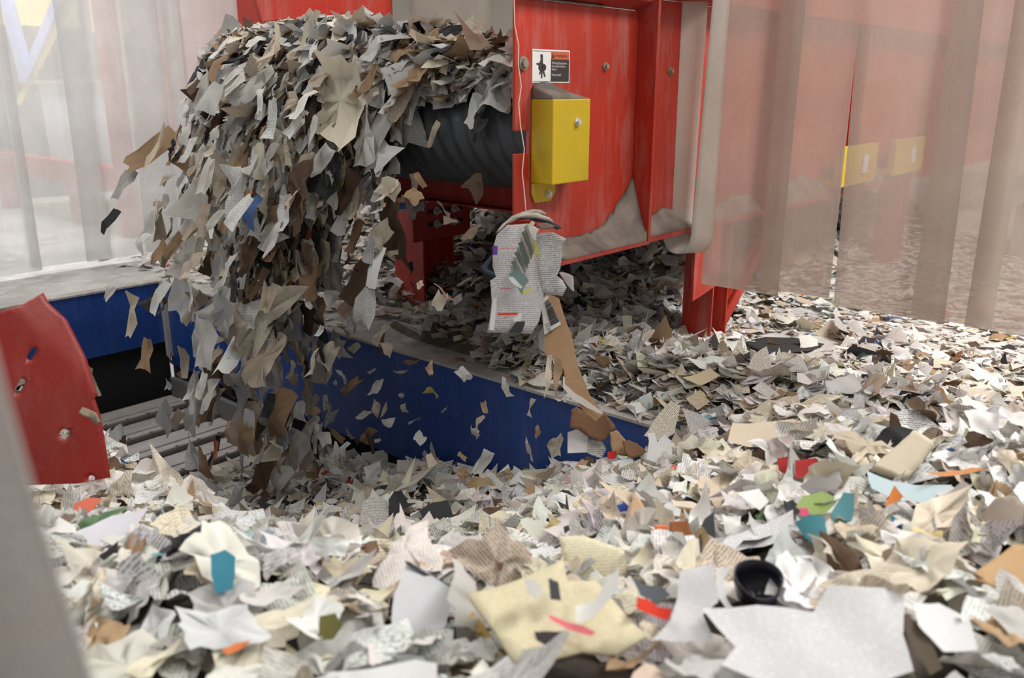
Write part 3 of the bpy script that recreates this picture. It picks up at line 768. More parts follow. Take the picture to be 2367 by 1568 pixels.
def individuals(name, cat, group, data, describe):
    big, V, Q, F, tone, ink, ci, C, px, py, S, asp = data
    for i in range(len(big)):
        me = scrap_mesh(name, V[i:i + 1] - C[i], Q[i:i + 1], F, tone[i:i + 1], ink[i:i + 1])
        me.polygons.foreach_set('use_smooth', [True] * len(me.polygons))
        o = link(name, me, M_paper); o.location = C[i]
        shape = 'narrow' if asp[i] < .6 else 'broad'
        txt = 'printed' if ink[i] > 0 else 'plain'
        tag(o, unique_label(describe(PAL[ci[i]][0], shape, txt), px[i], py[i]), cat, group)


heap = make_heap()
individuals('paper_scrap', 'paper scrap', GRP, heap, lambda c, s, t: f'{s} {c} {t} scrap')


# ------------------------------------------------------------------ conveyor
conv = empty('belt_conveyor', (2.9, 2.7, 0))
tag(conv, 'red steel belt conveyor with black belt pouring paper scraps into the pit', 'conveyor')
def cpart(name, mb, mat, parent=None, **k):
    """geometry is given in room coordinates"""
    root = Vector((2.9, 2.7, 0))
    mb.v = [tuple(Vector(v) - root) for v in mb.v]
    o = mb.build(name, mat, parent or conv, **k)
    return o
YP = 1.88
M_white_ = plain('tag_white', (.7, .7, .68), .5)
# end plate with slot, made from outline around the slot
pl = MB().prism([(2.155, .60), (2.86, .60), (2.86, 1.47), (2.155, 1.47), (2.155, 1.06), (2.225, 1.06), (2.225, .985), (2.155, .985)], 'y', YP, YP + .012)
side = cpart('side_plate', pl, M_red, bevel=.002)
cpart('side_channel', MB().box(2.88, 9.5, YP, YP + .012, .62, 1.52), M_red)
cpart('upright_flange', MB().box(2.862, 2.878, YP - .085, YP + .02, .60, 1.6), M_red, bevel=.002)
cpart('bottom_flange', MB().box(2.30, 2.861, YP - .09, YP - .001, .60, .612).box(2.879, 9.5, YP - .07, YP - .001, .60, .619), M_dred)
cpart('top_hood', MB().prism([(YP + .0, 1.475), (YP - .06, 1.50), (YP - .10, 1.58), (YP - .10, 2.1), (YP + .02, 2.1), (YP + .02, 1.475)], 'x', 2.16, 2.861).box(2.879, 9.5, YP - .10, YP + .02, 1.525, 2.1), M_dred)
for xr in (3.95, 5.1, 6.4): cpart('panel_rib', MB().box(xr, xr + .03, YP - .07, YP - .001, .63, 1.52), M_dred)
# far side
cpart('far_side_plate', MB().box(2.45, 9.5, 3.56, 3.572, .62, 1.12), M_dred)
cpart('far_light_block', MB().box(4.3, 9.5, 3.575, 3.583, .05, .62), M_dred)  # added plate, keeps side light off the heap under the conveyor
cpart('far_hood', MB().prism([(2.37, 1.46), (3.15, 1.42), (3.15, 2.1), (2.30, 2.1), (2.30, 1.70)], 'y', 3.60, 3.63).prism([(2.37, 1.46), (3.15, 1.42), (3.15, 1.44), (2.37, 1.49)], 'y', 3.45, 3.60), M_red)
# belt wrapped round the end pulley
def belt():
    R = .185; cx, cz = 2.47, 1.02; ys = np.linspace(1.92, 3.52, 110)
    prof = [(x, cz + R, 0) for x in np.linspace(6.5, cx, 24)]
    for a in np.linspace(90, 270, 42)[1:]:
        t = math.radians(a); prof.append((cx + R * math.cos(t), cz + R * math.sin(t), t))
    prof += [(x, cz - R + .0 * x, 0) for x in np.linspace(cx, 6.5, 24)[1:]]
    vs = []; arc = 0; pr = None
    for x, z, t in prof:
        if pr: arc += math.hypot(x - pr[0], z - pr[1])
        pr = (x, z)
        for y in ys:
            ph = (y * 1.0 + .35 * abs((y - 2.72)) * 0 + arc * .45) * 2 * math.pi / .075
            b = .010 * max(0, math.sin(ph)) ** .6 if math.sin(ph) > 0 else 0
            nx, nz = (math.cos(t), math.sin(t)) if t else (0, 1 if z > cz else -1)
            vs.append((x + nx * b, y, z + nz * b))
    n = len(ys); fs = [(i * n + j, (i + 1) * n + j, (i + 1) * n + j + 1, i * n + j + 1) for i in range(len(prof) - 1) for j in range(n - 1)]
    return MB().add(vs, fs)
cpart('belt', belt(), M_rubber, smooth=True)
cpart('pulley', MB().cyl((2.47, 1.925, 1.02), (2.47, 3.515, 1.02), .178, 40).cyl((2.47, 1.89, 1.02), (2.47, 3.57, 1.02), .03, 20), M_dark)
# cross beam and the bolted adjusting plate
cpart('cross_beam', MB().box(2.72, 2.82, 1.90, 3.62, .70, .825).box(2.69, 2.85, 1.90, 3.62, .690, .699), M_dred, bevel=.003)
def hbeam(x, y, z0, z1, w=.13, t=.012):
    return MB().box(x - w / 2, x - w / 2 + t, y - w / 2, y + w / 2, z0, z1).box(x + w / 2 - t, x + w / 2, y - w / 2, y + w / 2, z0, z1).box(x - w / 2 + t, x + w / 2 - t, y - t / 2, y + t / 2, z0, z1)
cpart('leg', hbeam(3.56, 1.90, .0, .615, .155), M_red, bevel=.002)
cpart('leg', hbeam(3.26, 3.53, .0, .66, .24), M_red, bevel=.002)
cpart('leg', hbeam(6.2, 1.92, .0, .615, .155), M_red)
plate = cpart('adjusting_plate', MB().box(3.05, 3.49, 3.385, 3.40, .39, .62), M_dred, bevel=.002)
cpart('slot', MB().box(3.16, 3.42, 3.379, 3.386, .537, .557).box(3.16, 3.42, 3.379, 3.386, .466, .486), M_dark, plate)
cpart('red_mark', MB().cyl((3.13, 3.381, .547), (3.13, 3.3849, .547), .012, 12).cyl((3.13, 3.381, .476), (3.13, 3.3849, .476), .012, 12), M_red, plate)
cpart('white_tag', MB().box(3.145, 3.165, 3.381, 3.3849, .598, .610), M_white_, plate)
for bx_ in (3.215, 3.35):
    for bz_ in (.547, .476):
        cpart('bolt', MB().cyl((bx_, 3.38, bz_), (bx_, 3.372, bz_), .022, 24).cyl((bx_, 3.372, bz_), (bx_, 3.352, bz_), .014, 6).cyl((bx_, 3.352, bz_), (bx_, 3.338, bz_), .008, 12), M_steel, plate)
plate['_'] = 0; del plate['_']
cpart('base_rail', MB().box(3.40, 4.6, 3.46, 3.54, .0, .24), M_dred)
cpart('cross_brace', MB().bar((3.4, 3.5, .12), (4.1, 3.5, .55), .09, .012, up=(0, 1, 0)), M_dred)
cpart('diagonal_brace', MB().bar((3.70, 1.93, .04), (4.35, 1.93, .60), .06, .012, up=(0, 1, 0)).bar((3.70, 1.90, .02), (4.35, 1.90, .58), .012, .06), M_red)
gus = cpart('gusset_plate', MB().prism([(3.25, .61), (3.49, .61), (3.49, .33), (3.33, .30), (3.26, .29)], 'y', 1.80, 1.812), M_red)
# yellow bearing guard
guard = cpart('bearing_guard', MB().prism([(2.234, .884), (2.44, .884), (2.44, 1.16), (2.234, 1.16)], 'y', 1.785, 1.879).prism([(2.234, .884), (2.36, .884), (2.36, .845), (2.335, .815), (2.25, .815), (2.234, .845)], 'y', 1.868, 1.879), M_yellow, bevel=.004)
guard['label'] = 'bright yellow steel bearing guard box'
for (bx_, bz_, y0) in ((2.365, 1.085, 1.785), (2.315, .842, 1.868)):
    cpart('bolt', MB().cyl((bx_, y0, bz_), (bx_, y0 - .004, bz_), .014, 20).cyl((bx_, y0 - .004, bz_), (bx_, y0 - .014, bz_), .010, 6), M_steel, guard)
for bx_, bz_, r in ((2.192, 1.272, .022), (2.65, 1.27, .014), (3.1, 1.26, .014)):
    cpart('bolt', MB().cyl((bx_, YP, bz_), (bx_, YP - .006, bz_), r, 20).cyl((bx_, YP - .006, bz_), (bx_, YP - .016, bz_), r * .65, 6), plain('rusty_bolt', (.26, .22, .17), .8))


def text_mesh(body, size):
    cu = bpy.data.curves.new('text', 'FONT'); cu.body = body; cu.size = size; cu.extrude = .0002
    to = bpy.data.objects.new('tmp', cu); col.objects.link(to)
    bpy.context.view_layer.update()
    dg = bpy.context.evaluated_depsgraph_get()
    me = bpy.data.meshes.new_from_object(to.evaluated_get(dg))
    bpy.data.objects.remove(to); bpy.data.curves.remove(cu)
    return me
M_white = plain('label_white', (.72, .71, .69), .5, 0, .04)
M_black = plain('label_black', (.035, .03, .03), .5, 0, .1)
M_lorange = plain('label_orange', (.55, .12, .04), .5, 0, .08)
M_ltext = plain('label_text', (.62, .52, .48), .5, 0, .05)
lx0, lx1, lz0, lz1 = 2.240, 2.440, 1.212, 1.318
def quad(x0, x1, z0, z1, y, t=.0006): return MB().box(x0, x1, y - t, y, z0, z1)
lab = cpart('warning_label', quad(lx0, lx1, lz0, lz1, YP - .0005), M_white, bevel=.0002)
lab['label'] = 'white, black and orange warning label with a pinched hand'
cpart('label_black_field', MB().box(lx0 + .097, lx1 - .004, YP - .0016, YP - .0011, lz0 + .005, lz1 - .030).box(lx0 + .004, lx1 - .004, YP - .0016, YP - .0011, lz1 - .0065, lz1 - .0050).box(lx0 + .004, lx1 - .004, YP - .0016, YP - .0011, lz0 + .0036, lz0 + .0050), M_black, lab)
cpart('label_orange_band', quad(lx0 + .097, lx1 - .004, lz1 - .030, lz1 - .0066, YP - .0011), M_lorange, lab)
def ltext(body, size, x, z, m=M_ltext, sx=1.0, name='label_text'):
    me = text_mesh(body, size)
    o = link(name, me, m, lab)
    o.matrix_local = Matrix.Translation((x - 2.9, YP - .0019 - 2.7, z)) @ Matrix.Rotation(math.pi / 2, 4, 'X') @ Matrix.Diagonal((sx, 1, 1, 1))
    return o
ltext('WARNING', .0145, lx0 + .118, lz1 - .0240, M_black)
ltext('Moving Equipment', .0112, lx0 + .101, lz1 - .0455, sx=.98)
ltext('can cause severe', .0112, lx0 + .101, lz1 - .0555, sx=.98)
ltext('injury.', .0112, lx0 + .101, lz1 - .0655, sx=.98)
ltext('Keep away!', .0112, lx0 + .101, lz1 - .0835, sx=.98)
# triangle and hand pictogram
def flat(poly, y, t=.0006): return MB().prism(poly, 'y', y - t, y)
cpart('warning_triangle', flat([(lx0 + .100, lz1 - .0265), (lx0 + .115, lz1 - .0265), (lx0 + .1075, lz1 - .0095)], YP - .0018), M_black, lab)
hx, hz = lx0 + .050, lz0 + .053
pict = MB()
pict.prism([(hx - .010, hz + .037), (hx + .003, hz + .037), (hx + .004, hz + .012), (hx + .010, hz + .002), (hx - .012, hz + .002), (hx - .028, hz + .004), (hx - .030, hz + .009), (hx - .014, hz + .010), (hx - .008, hz + .020)], 'y', YP - .0020, YP - .0014)
for (a, b) in (((hx - .004, hz - .010), (hx - .013, hz - .026)), ((hx, hz - .010), (hx - .002, hz - .038)), ((hx + .004, hz - .010), (hx + .016, hz - .034))):
    pict.bar((a[0], YP - .0018, a[1]), (b[0], YP - .0018, b[1]), .0065, .0008, up=(0, 1, 0))
for c_ in (-.008, .010):
    pict.cyl((hx + c_, YP - .0012, hz - .004), (hx + c_, YP - .0021, hz - .004), .011, 20)
cpart('pinched_hand_pictogram', pict, M_black, lab)

# dust banks
def dust_bank(name, label, base_pts, top_fn):
    pass
def ridge(name, label, x0, x1, y0, y1, z0, hfun, n=26):
    vs = []; fs = []
    for i in range(n):
        x = x0 + (x1 - x0) * i / (n - 1)
        for j in range(8):
            s = j / 7; y = y0 + (y1 - y0) * s
            h = hfun(i / (n - 1), s)
            vs.append((x, y, z0 + max(.0005, h)))
    for i in range(n - 1):
        for j in range(7): fs.append((i * 8 + j, (i + 1) * 8 + j, (i + 1) * 8 + j + 1, i * 8 + j + 1))
    b = len(vs); vs += [(v[0], v[1], z0) for v in vs]
    for i in range(n - 1):
        fs.append((i * 8, (i + 1) * 8, b + (i + 1) * 8, b + i * 8)); fs.append((i * 8 + 7, (i + 1) * 8 + 7, b + (i + 1) * 8 + 7, b + i * 8 + 7))
    for i in (0, n - 1):
        for j in range(7): fs.append((i * 8 + j, i * 8 + j + 1, b + i * 8 + j + 1, b + i * 8 + j))
    o = MB().add(vs, fs).build(name, M_dust, smooth=True)
    tag(o, label, 'dust', 'grey-brown dust banks settled on the conveyor', kind='stuff')
R_ = random.Random(3)
jit = [R_.uniform(-.012, .012) for _ in range(60)]
ridge('dust_bank', 'mound of grey-brown dust on top of the yellow bearing guard', 2.236, 2.438, 1.79, 1.878, 1.161,
      lambda a, s: (.008 + .046 * math.sin(min(1, (a + .35) / 1.35) * math.pi) ** 1.1 * (1 if a > .02 else .8)) * (.25 + .75 * s))
ridge('dust_bank', 'wedge of grey dust banked in the lower corner of the red side plate', 2.33, 2.860, 1.80, 1.878, .6125,
      lambda a, s: (.045 + .03 * a + (.17 * max(0, (a - .55) / .45) ** 1.4) + jit[int(a * 50)]) * (.12 + .88 * s ** 1.3))
ridge('dust_bank', 'strip of grey dust along the channel right of the upright flange', 2.882, 3.9, 1.815, 1.878, .6195,
      lambda a, s: (.065 + .02 * math.sin(a * 9) + jit[int(a * 50)]) * (.15 + .85 * s))
ridge('dust_bank', 'long pale dust ridge along the channel behind the right curtain', 4.0, 6.3, 1.815, 1.878, .6195,
      lambda a, s: (.09 + .03 * math.sin(a * 11) + jit[int(a * 50)]) * (.15 + .85 * s))
ridge('dust_bank', 'thin line of dust on the upper lip of the red side plate', 2.17, 2.62, 1.862, 1.879, 1.4705,
      lambda a, s: (.004 + .004 * math.sin(a * 20) ** 2) * (.3 + .7 * s), 24)
# yellow guards further along, behind the curtain
for i, (xa, xb) in enumerate(((4.75, 5.3), (5.62, 6.2))):
    g = MB().box(xa, xb, 1.76, 1.80, .66, .88).prism([(xa, .66), (xb, .66), (xb, .70), (xa, .70)], 'y', 1.80, 1.879).build('idler_guard', M_yellow, bevel=.004)
    tag(g, ['left yellow roller guard behind the right curtain', 'right yellow roller guard behind the right curtain'][i], 'guard', 'yellow roller guards on the conveyor side')
    MB().box(xa + .30, xa + .38, 1.752, 1.759, .72, .82).build('white_sticker', M_white, g)
# machinery further right behind the curtain
mo = empty('drive_motor', (7.2, 1.1, 0)); tag(mo, 'grey drive motor on a stand behind the far right curtain strips', 'motor')
MB().cyl((-.3, 0, .55), (.3, 0, .55), .17, 28).build('motor_body', M_grey, mo)
MB().box(-.25, .25, -.2, .2, 0, .38).build('stand', M_slat, mo)
MB().box(-.1, .12, -.26, -.17, .55, .75).build('terminal_box', M_white, mo)

# ------------------------------------------------------------------ slat conveyor in the pit
sl = empty('slat_conveyor', (1.8, 3.0, -.75)); tag(sl, 'dusty steel slat conveyor on the pit floor with dark hinge rods', 'conveyor')
for i in range(10):
    y = 5.02 - i * .30 - 3.0
    MB().box(-.68, .66, y - .135, y + .135, -.02, .0).box(-.68, .66, y - .02, y + .02, .0, .008).build('slat', M_slat, sl, bevel=.002)
    m = MB().cyl((-.69, y - .15, .012), (.67, y - .15, .012), .017, 12)
    for k in range(11): m.cyl((-.66 + k * .128, y - .15, .012), (-.65 + k * .128, y - .15, .012), .023, 12)
    m.build('hinge_rod', M_rod, sl)
MB().box(.665, .70, -1.2, 2.15, -.05, .12).build('side_rail', M_grey, sl)

# ------------------------------------------------------------------ curtains
def strip(name, label, group, mat, P0, P1, z0, z1, thick=.003, sway=.0, tilt0=0.0, cat='strip curtain', ripple=.006, seed=0, bottom_skew=0.0, nx=8, nz=26, botfn=None):
    """hanging vinyl strip between ground points P0-P1"""
    P0 = Vector(P0); P1 = Vector(P1); d = (P1 - P0); L = d.length; d = d / L; n = Vector((-d.y, d.x, 0))
    rg = random.Random(seed); a = rg.uniform(0, 6)
    vs = []
    for j in range(nz + 1):
        t = j / nz
        for i in range(nx + 1):
            s = i / nx
            zb = z0 + bottom_skew * (s - .5)
            z = zb + (z1 - zb) * t
            off = sway * (1 - t) ** 2 + ripple * math.sin(t * 5 + a) + (s - .5) ** 2 * .035 * (1 if seed % 2 else -1)
            p = P0 + d * (s * L + tilt0 * (1 - t)) + n * off
            vs.append((p.x, p.y, z))
    w = nx + 1
    fs = [(j * w + i, j * w + i + 1, (j + 1) * w + i + 1, (j + 1) * w + i) for j in range(nz) for i in range(nx)]
    mid = P0
    o = MB().add([Vector(v) - mid for v in vs], fs).build(name, mat, smooth=True)
    o.location = mid
    m = o.modifiers.new('thickness', 'SOLIDIFY'); m.thickness = thick
    tag(o, label, cat, group)
    return o
GR = 'translucent vinyl strips of the right curtain'; GL = 'milky vinyl strips of the left curtain'
def yx(px, py, X): return on_x(px, py, X).y
XC = 3.28
defs = [(1650, 1800, 655, 'widest dusty vinyl strip directly right of the folded strip'),
        (1745, 1912, 690, 'dusty vinyl strip second from the folded one, left of the open gap'),
        (1903, 2160, 640, 'dusty vinyl strip right of the open gap with yellow showing behind'),
        (2106, 2300, 700, 'dusty vinyl strip with overlapped dark edge near the right side'),
        (2238, 2520, 735, 'rightmost stained vinyl strip cut by the photo edge'),
        (2470, 2760, 760, 'stained vinyl strip beyond the rightmost visible one')]
for i, (a, b, by, lb) in enumerate(defs):
    X = XC + (0 if i % 2 == 0 else .025)
    pa = on_x(a if i else 1622, 700, X); pb = on_x(b, 700, X)
    strip('vinyl_strip', lb, GR, M_vinR, (X, pa.y, 0), (X, pb.y, 0), .372 + (.015 if i == 1 else 0), 2.3, seed=i, ripple=.004, tilt0=.045 if i == 2 else 0)
# folded strip with a J curl at its foot
def jstrip():
    ctrl = []
    X = 3.20; y1, y0 = yx(1560, 300, X), yx(1650, 300, X)
    # profile in the (Y,z) plane seen from the camera: down on the left, round, up on the right
    prof = []
    yl = yx(1570, 450, X); yr = yx(1625, 450, X)
    for t in np.linspace(0, 1, 18): prof.append((yl + (yx(1600, 0, X) - yl) * (1 - t), 2.2 + (.60 - 2.2) * t))
    c = (yl + yr) / 2; r = (yl - yr) / 2
    for a in np.linspace(0, math.pi, 14)[1:]: prof.append((c + r * math.cos(a), .60 - r * 1.5 * math.sin(a) - .0))
    for t in np.linspace(0, 1, 18)[1:]: prof.append((yr + (yx(1665, 0, X) - yr) * t, .60 + 1.6 * t))
    vs = []; w = .10
    for k, (y, z) in enumerate(prof):
        t = k / (len(prof) - 1)
        for i in range(5):
            s = i / 4 - .5
            vs.append((X + s * w + .05 * t - .02, y - s * .13 * (1 - t) , z))
    fs = [(k * 5 + i, k * 5 + i + 1, (k + 1) * 5 + i + 1, (k + 1) * 5 + i) for k in range(len(prof) - 1) for i in range(4)]
    o = MB().add(vs, fs).build('folded_vinyl_strip', M_vinO, smooth=True)
    m = o.modifiers.new('thickness', 'SOLIDIFY'); m.thickness = .003
    tag(o, 'creamy vinyl strip folded back up in a J curl beside the red post', 'strip curtain', GR)
jstrip()
YL = 5.95
lefts = [(-140, 95, 'leftmost milky vinyl strip cut by the left edge of the photo'), (205, 425, 'milky vinyl strip with a curled foot above the pit corner'),
         (70, 262, 'milky vinyl strip second from the left edge'), (340, 470, 'milky vinyl strip just left of the falling paper'), (440, 600, 'milky vinyl strip partly hidden behind the falling paper')]
for i, (a, b, lb) in enumerate(lefts):
    Y = YL + (.03, .0, .05, .04, .0)[i]
    pa = on_y(a, 590, Y); pb = on_y(b, 590, Y)
    strip('vinyl_strip', lb, GL, M_vinL, (pa.x, Y, 0), (pb.x, Y, 0), (.03, .04, .045, .05, .07)[i], 3.0, seed=i + 11, ripple=.012, sway=(-.0, .05, 0, 0, 0)[i])
# flap hanging over the belt
strip('vinyl_strip', 'beige vinyl flap hanging over the paper on the belt', 'hanging vinyl flaps over the belt', vinyl('beige_vinyl', (.42, .39, .34), .9), (3.18, 3.50, 0), (3.80, 3.50, 0), 1.47, 2.3, seed=5)
# near strip at the left edge, close to the camera
a_ = at_d(-260, 1100, .42); b_ = at_d(2, 1100, .42)
strip('vinyl_strip', 'blurred grey vinyl strip close to the camera at the left edge', 'vinyl strips beside the viewpoint', vinyl('grey_vinyl', (.62, .58, .55),   .88), (a_.x, a_.y, 0), (b_.x, b_.y, 0), .62, 1.30, tilt0=.055, seed=8, ripple=.01)

# ------------------------------------------------------------------ behind the left curtain
fr = empty('red_machine_frame', (3.2, 7.0, 0)); tag(fr, 'red steel machine frame with low rail behind the left curtain', 'machine frame')
MB().box(-.08, .08, -.06, .06, 0, 4.0).build('post', M_red, fr)
MB().box(-.08, .08, 2.6, 2.74, 0, .50).build('post', M_red, fr)
MB().box(-.06, .06, .06, 5.2, .38, .56).build('rail', M_red, fr)
MB().box(-.05, .12, .9, 1.1, .02, .38).build('foot', M_dred, fr)
cb = empty('control_cabinet', (3.75, 8.2, .42)); tag(cb, 'pale blue-white control cabinet behind the red rail', 'cabinet')
MB().box(-.3, .9, -.95, 1.0, 0, .80).build('body', M_cab, cb, bevel=.01)
MB().box(-.36, .96, -1.0, 1.1, .80, .84).build('top', M_slat, cb)
mc = empty('grey_machine', (4.2, 11.2, 0)); tag(mc, 'dark grey machine body behind the control cabinet', 'machine')
MB().box(-.6, .7, -.9, 1.5, 0, 1.15).build('body', M_grey, mc)
M_pipe = plain('glossy_pipe', (.4, .42, .42), .15, .6)
for px_, py_, pr_, ph_ in ((.1, .2, .10, 2.2), (.4, 0, .16, 1.5), (.1, .7, .05, 1.9)): MB().cyl((px_, py_, .84), (px_, py_, ph_), pr_, 20).build('pipe', M_pipe, cb)
gp = empty('red_mesh_guard', (3.44, 7.06, 0)); tag(gp, 'red guard with a perforated mesh panel behind the left curtain', 'machine guard')
MB().box(-.02, .27, -.06, .06, .80, 4).build('post', M_red, gp)
m_, nt_, b_s = new_mat('red_mesh')
vv = nt_.nodes.new('ShaderNodeTexBrick'); vv.inputs['Scale'].default_value = 28; vv.inputs['Color1'].default_value = (.6, .06, .04, 1); vv.inputs['Color2'].default_value = (.6, .06, .04, 1); vv.inputs['Mortar'].default_value = (.1, .02, .02, 1); vv.inputs['Mortar Size'].default_value = .03
mp = nt_.nodes.new('ShaderNodeMapping'); mp.inputs['Rotation'].default_value = (math.pi / 2, 0, 0); tc_ = nt_.nodes.new('ShaderNodeTexCoord'); nt_.links.new(tc_.outputs['Object'], mp.inputs[0]); nt_.links.new(mp.outputs[0], vv.inputs['Vector']); nt_.links.new(vv.outputs[0], b_s.inputs['Base Color'])
MB().box(.34, 1.5, -.02, .02, .82, 4).build('mesh_panel', m_, gp)
MB().box(.12, .26, -.05, .05, 0, .80).build('leg', M_grey, gp)
hp = MB().prism([(4.2, 1.9), (8.0, 1.9), (8.0, 5.0), (3.0, 5.0)], 'y', 12.2, 13.2).build('yellow_hopper', M_hop); tag(hp, 'pale yellow hopper high at the back left', 'hopper')
hp2 = MB().box(1.5, 5.0, 11.5, 12.1, 1.9, 5.0).build('yellow_hopper', M_hop); tag(hp2, 'pale yellow machine housing behind the blue diagonal bars', 'machine housing')
st = empty('diagonal_braces', at_d(110, 150, 8.9)); tag(st, 'blue and yellow diagonal braces forming a V behind the left curtain', 'brace')
def rel(px, py): return at_d(px, py, 8.9) - st.location
MB().bar(rel(150, -20), rel(60, 190), .16, .08).build('blue_brace', M_bluebar, st)
MB().bar(rel(10, -20), rel(62, 180), .14, .08).build('blue_brace', M_bluebar, st)
MB().bar(rel(172, -20), rel(45, 240), .05, .05).build('yellow_rail', M_hop, st)

# ------------------------------------------------------------------ bent red plate at the left
def bent_plate():
    D = 2.15
    P = at_d(130, 900, D)
    toc = (C0 - P); toc.z = 0; toc.normalize()
    n = (toc + Vector((0, 0, .25))).normalized()
    ex = Vector((RX, RY, 0)); ex = (ex - n * ex.dot(n)).normalized(); ey = n.cross(ex)
    def to(px, py):
        d = ray(px, py); t = (P - C0).dot(n) / d.dot(n); q = C0 + d * t - P; return q.dot(ex), q.dot(ey)
    outer = [(-60, 724), (0, 720), (50, 705), (100, 676), (112, 700), (155, 740), (200, 830), (226, 915), (218, 918), (232, 960), (243, 1020), (256, 1104), (180, 1118), (60, 1122), (-60, 1122)]
    holes = []
    def slot(cx, cy, L, w, ang):
        pts = []
        for k in range(12):
            a = 2 * math.pi * k / 12
            x = math.cos(a) * w + (L if math.cos(a) > 0 else -L) * 1; y = math.sin(a) * w
            pts.append((cx + x * math.cos(ang) - y * math.sin(ang), cy + x * math.sin(ang) + y * math.cos(ang)))
        return pts
    holes += [slot(73, 818, 9, 7, math.radians(-65)), slot(46, 893, 12, 7, math.radians(-65)), slot(150, 1004, 0.5, 12, 0), slot(212, 1106, .5, 7, 0)]
    bm = bmesh.new()
    # scan grid triangulation through curve fill
    cu = bpy.data.curves.new('plate', 'CURVE'); cu.dimensions = '2D'; cu.fill_mode = 'BOTH'
    for loop in [outer] + holes:
        sp = cu.splines.new('POLY'); sp.points.add(len(loop) - 1); sp.use_cyclic_u = True
        for i, p in enumerate(loop): x, y = to(*p); sp.points[i].co = (x, y, 0, 1)
    to_ = bpy.data.objects.new('tmp', cu); col.objects.link(to_); bpy.context.view_layer.update()
    me = bpy.data.meshes.new_from_object(to_.evaluated_get(bpy.context.evaluated_depsgraph_get()))
    bpy.data.objects.remove(to_)
    bm.from_mesh(me)
    for _ in range(5):
        es = [e for e in bm.edges if e.calc_length() > .022]
        if es: bmesh.ops.subdivide_edges(bm, edges=es, cuts=1); bmesh.ops.triangulate(bm, faces=bm.faces)
    c0 = to(45, 745); c1 = to(190, 880)
    cd = Vector((c1[0] - c0[0], c1[1] - c0[1])).normalized(); cn = Vector((-cd.y, cd.x))
    M = Matrix((ex, ey, n)).transposed()
    for v in bm.verts:
        s = (v.co.x - c0[0]) * cn.x + (v.co.y - c0[1]) * cn.y
        z = -.22 * max(0, s - .0) * (1 - math.exp(-max(0, s) / .03)) if s > 0 else 0
        v.co = M @ Vector((v.co.x, v.co.y, z))
    bmesh.ops.recalc_face_normals(bm, faces=bm.faces)
    me2 = bpy.data.meshes.new('bent_plate'); bm.to_mesh(me2); bm.free()
    me2.polygons.foreach_set('use_smooth', [True] * len(me2.polygons))
    o = link('bent_plate', me2, M_pred); o.location = P
    m = o.modifiers.new('thickness', 'SOLIDIFY'); m.thickness = .004; m.offset = 0
    tag(o, 'bent red steel plate with slots and round holes at the left of the pit', 'steel plate')
    # rag of torn paper caught on the edge
    r, _ = sheet('paper_rag', [(182, 955), (190, 942), (205, 946), (222, 955), (232, 975), (224, 982), (206, 966), (192, 962)], (.32, .27, .20), D=2.11, tilt=.9, bend=.6, wave=.06, thick=.003)
    tag(r, 'small grey-brown paper rag stuck to the edge of the bent red plate', 'paper rag'); del r['_r']
bent_plate()

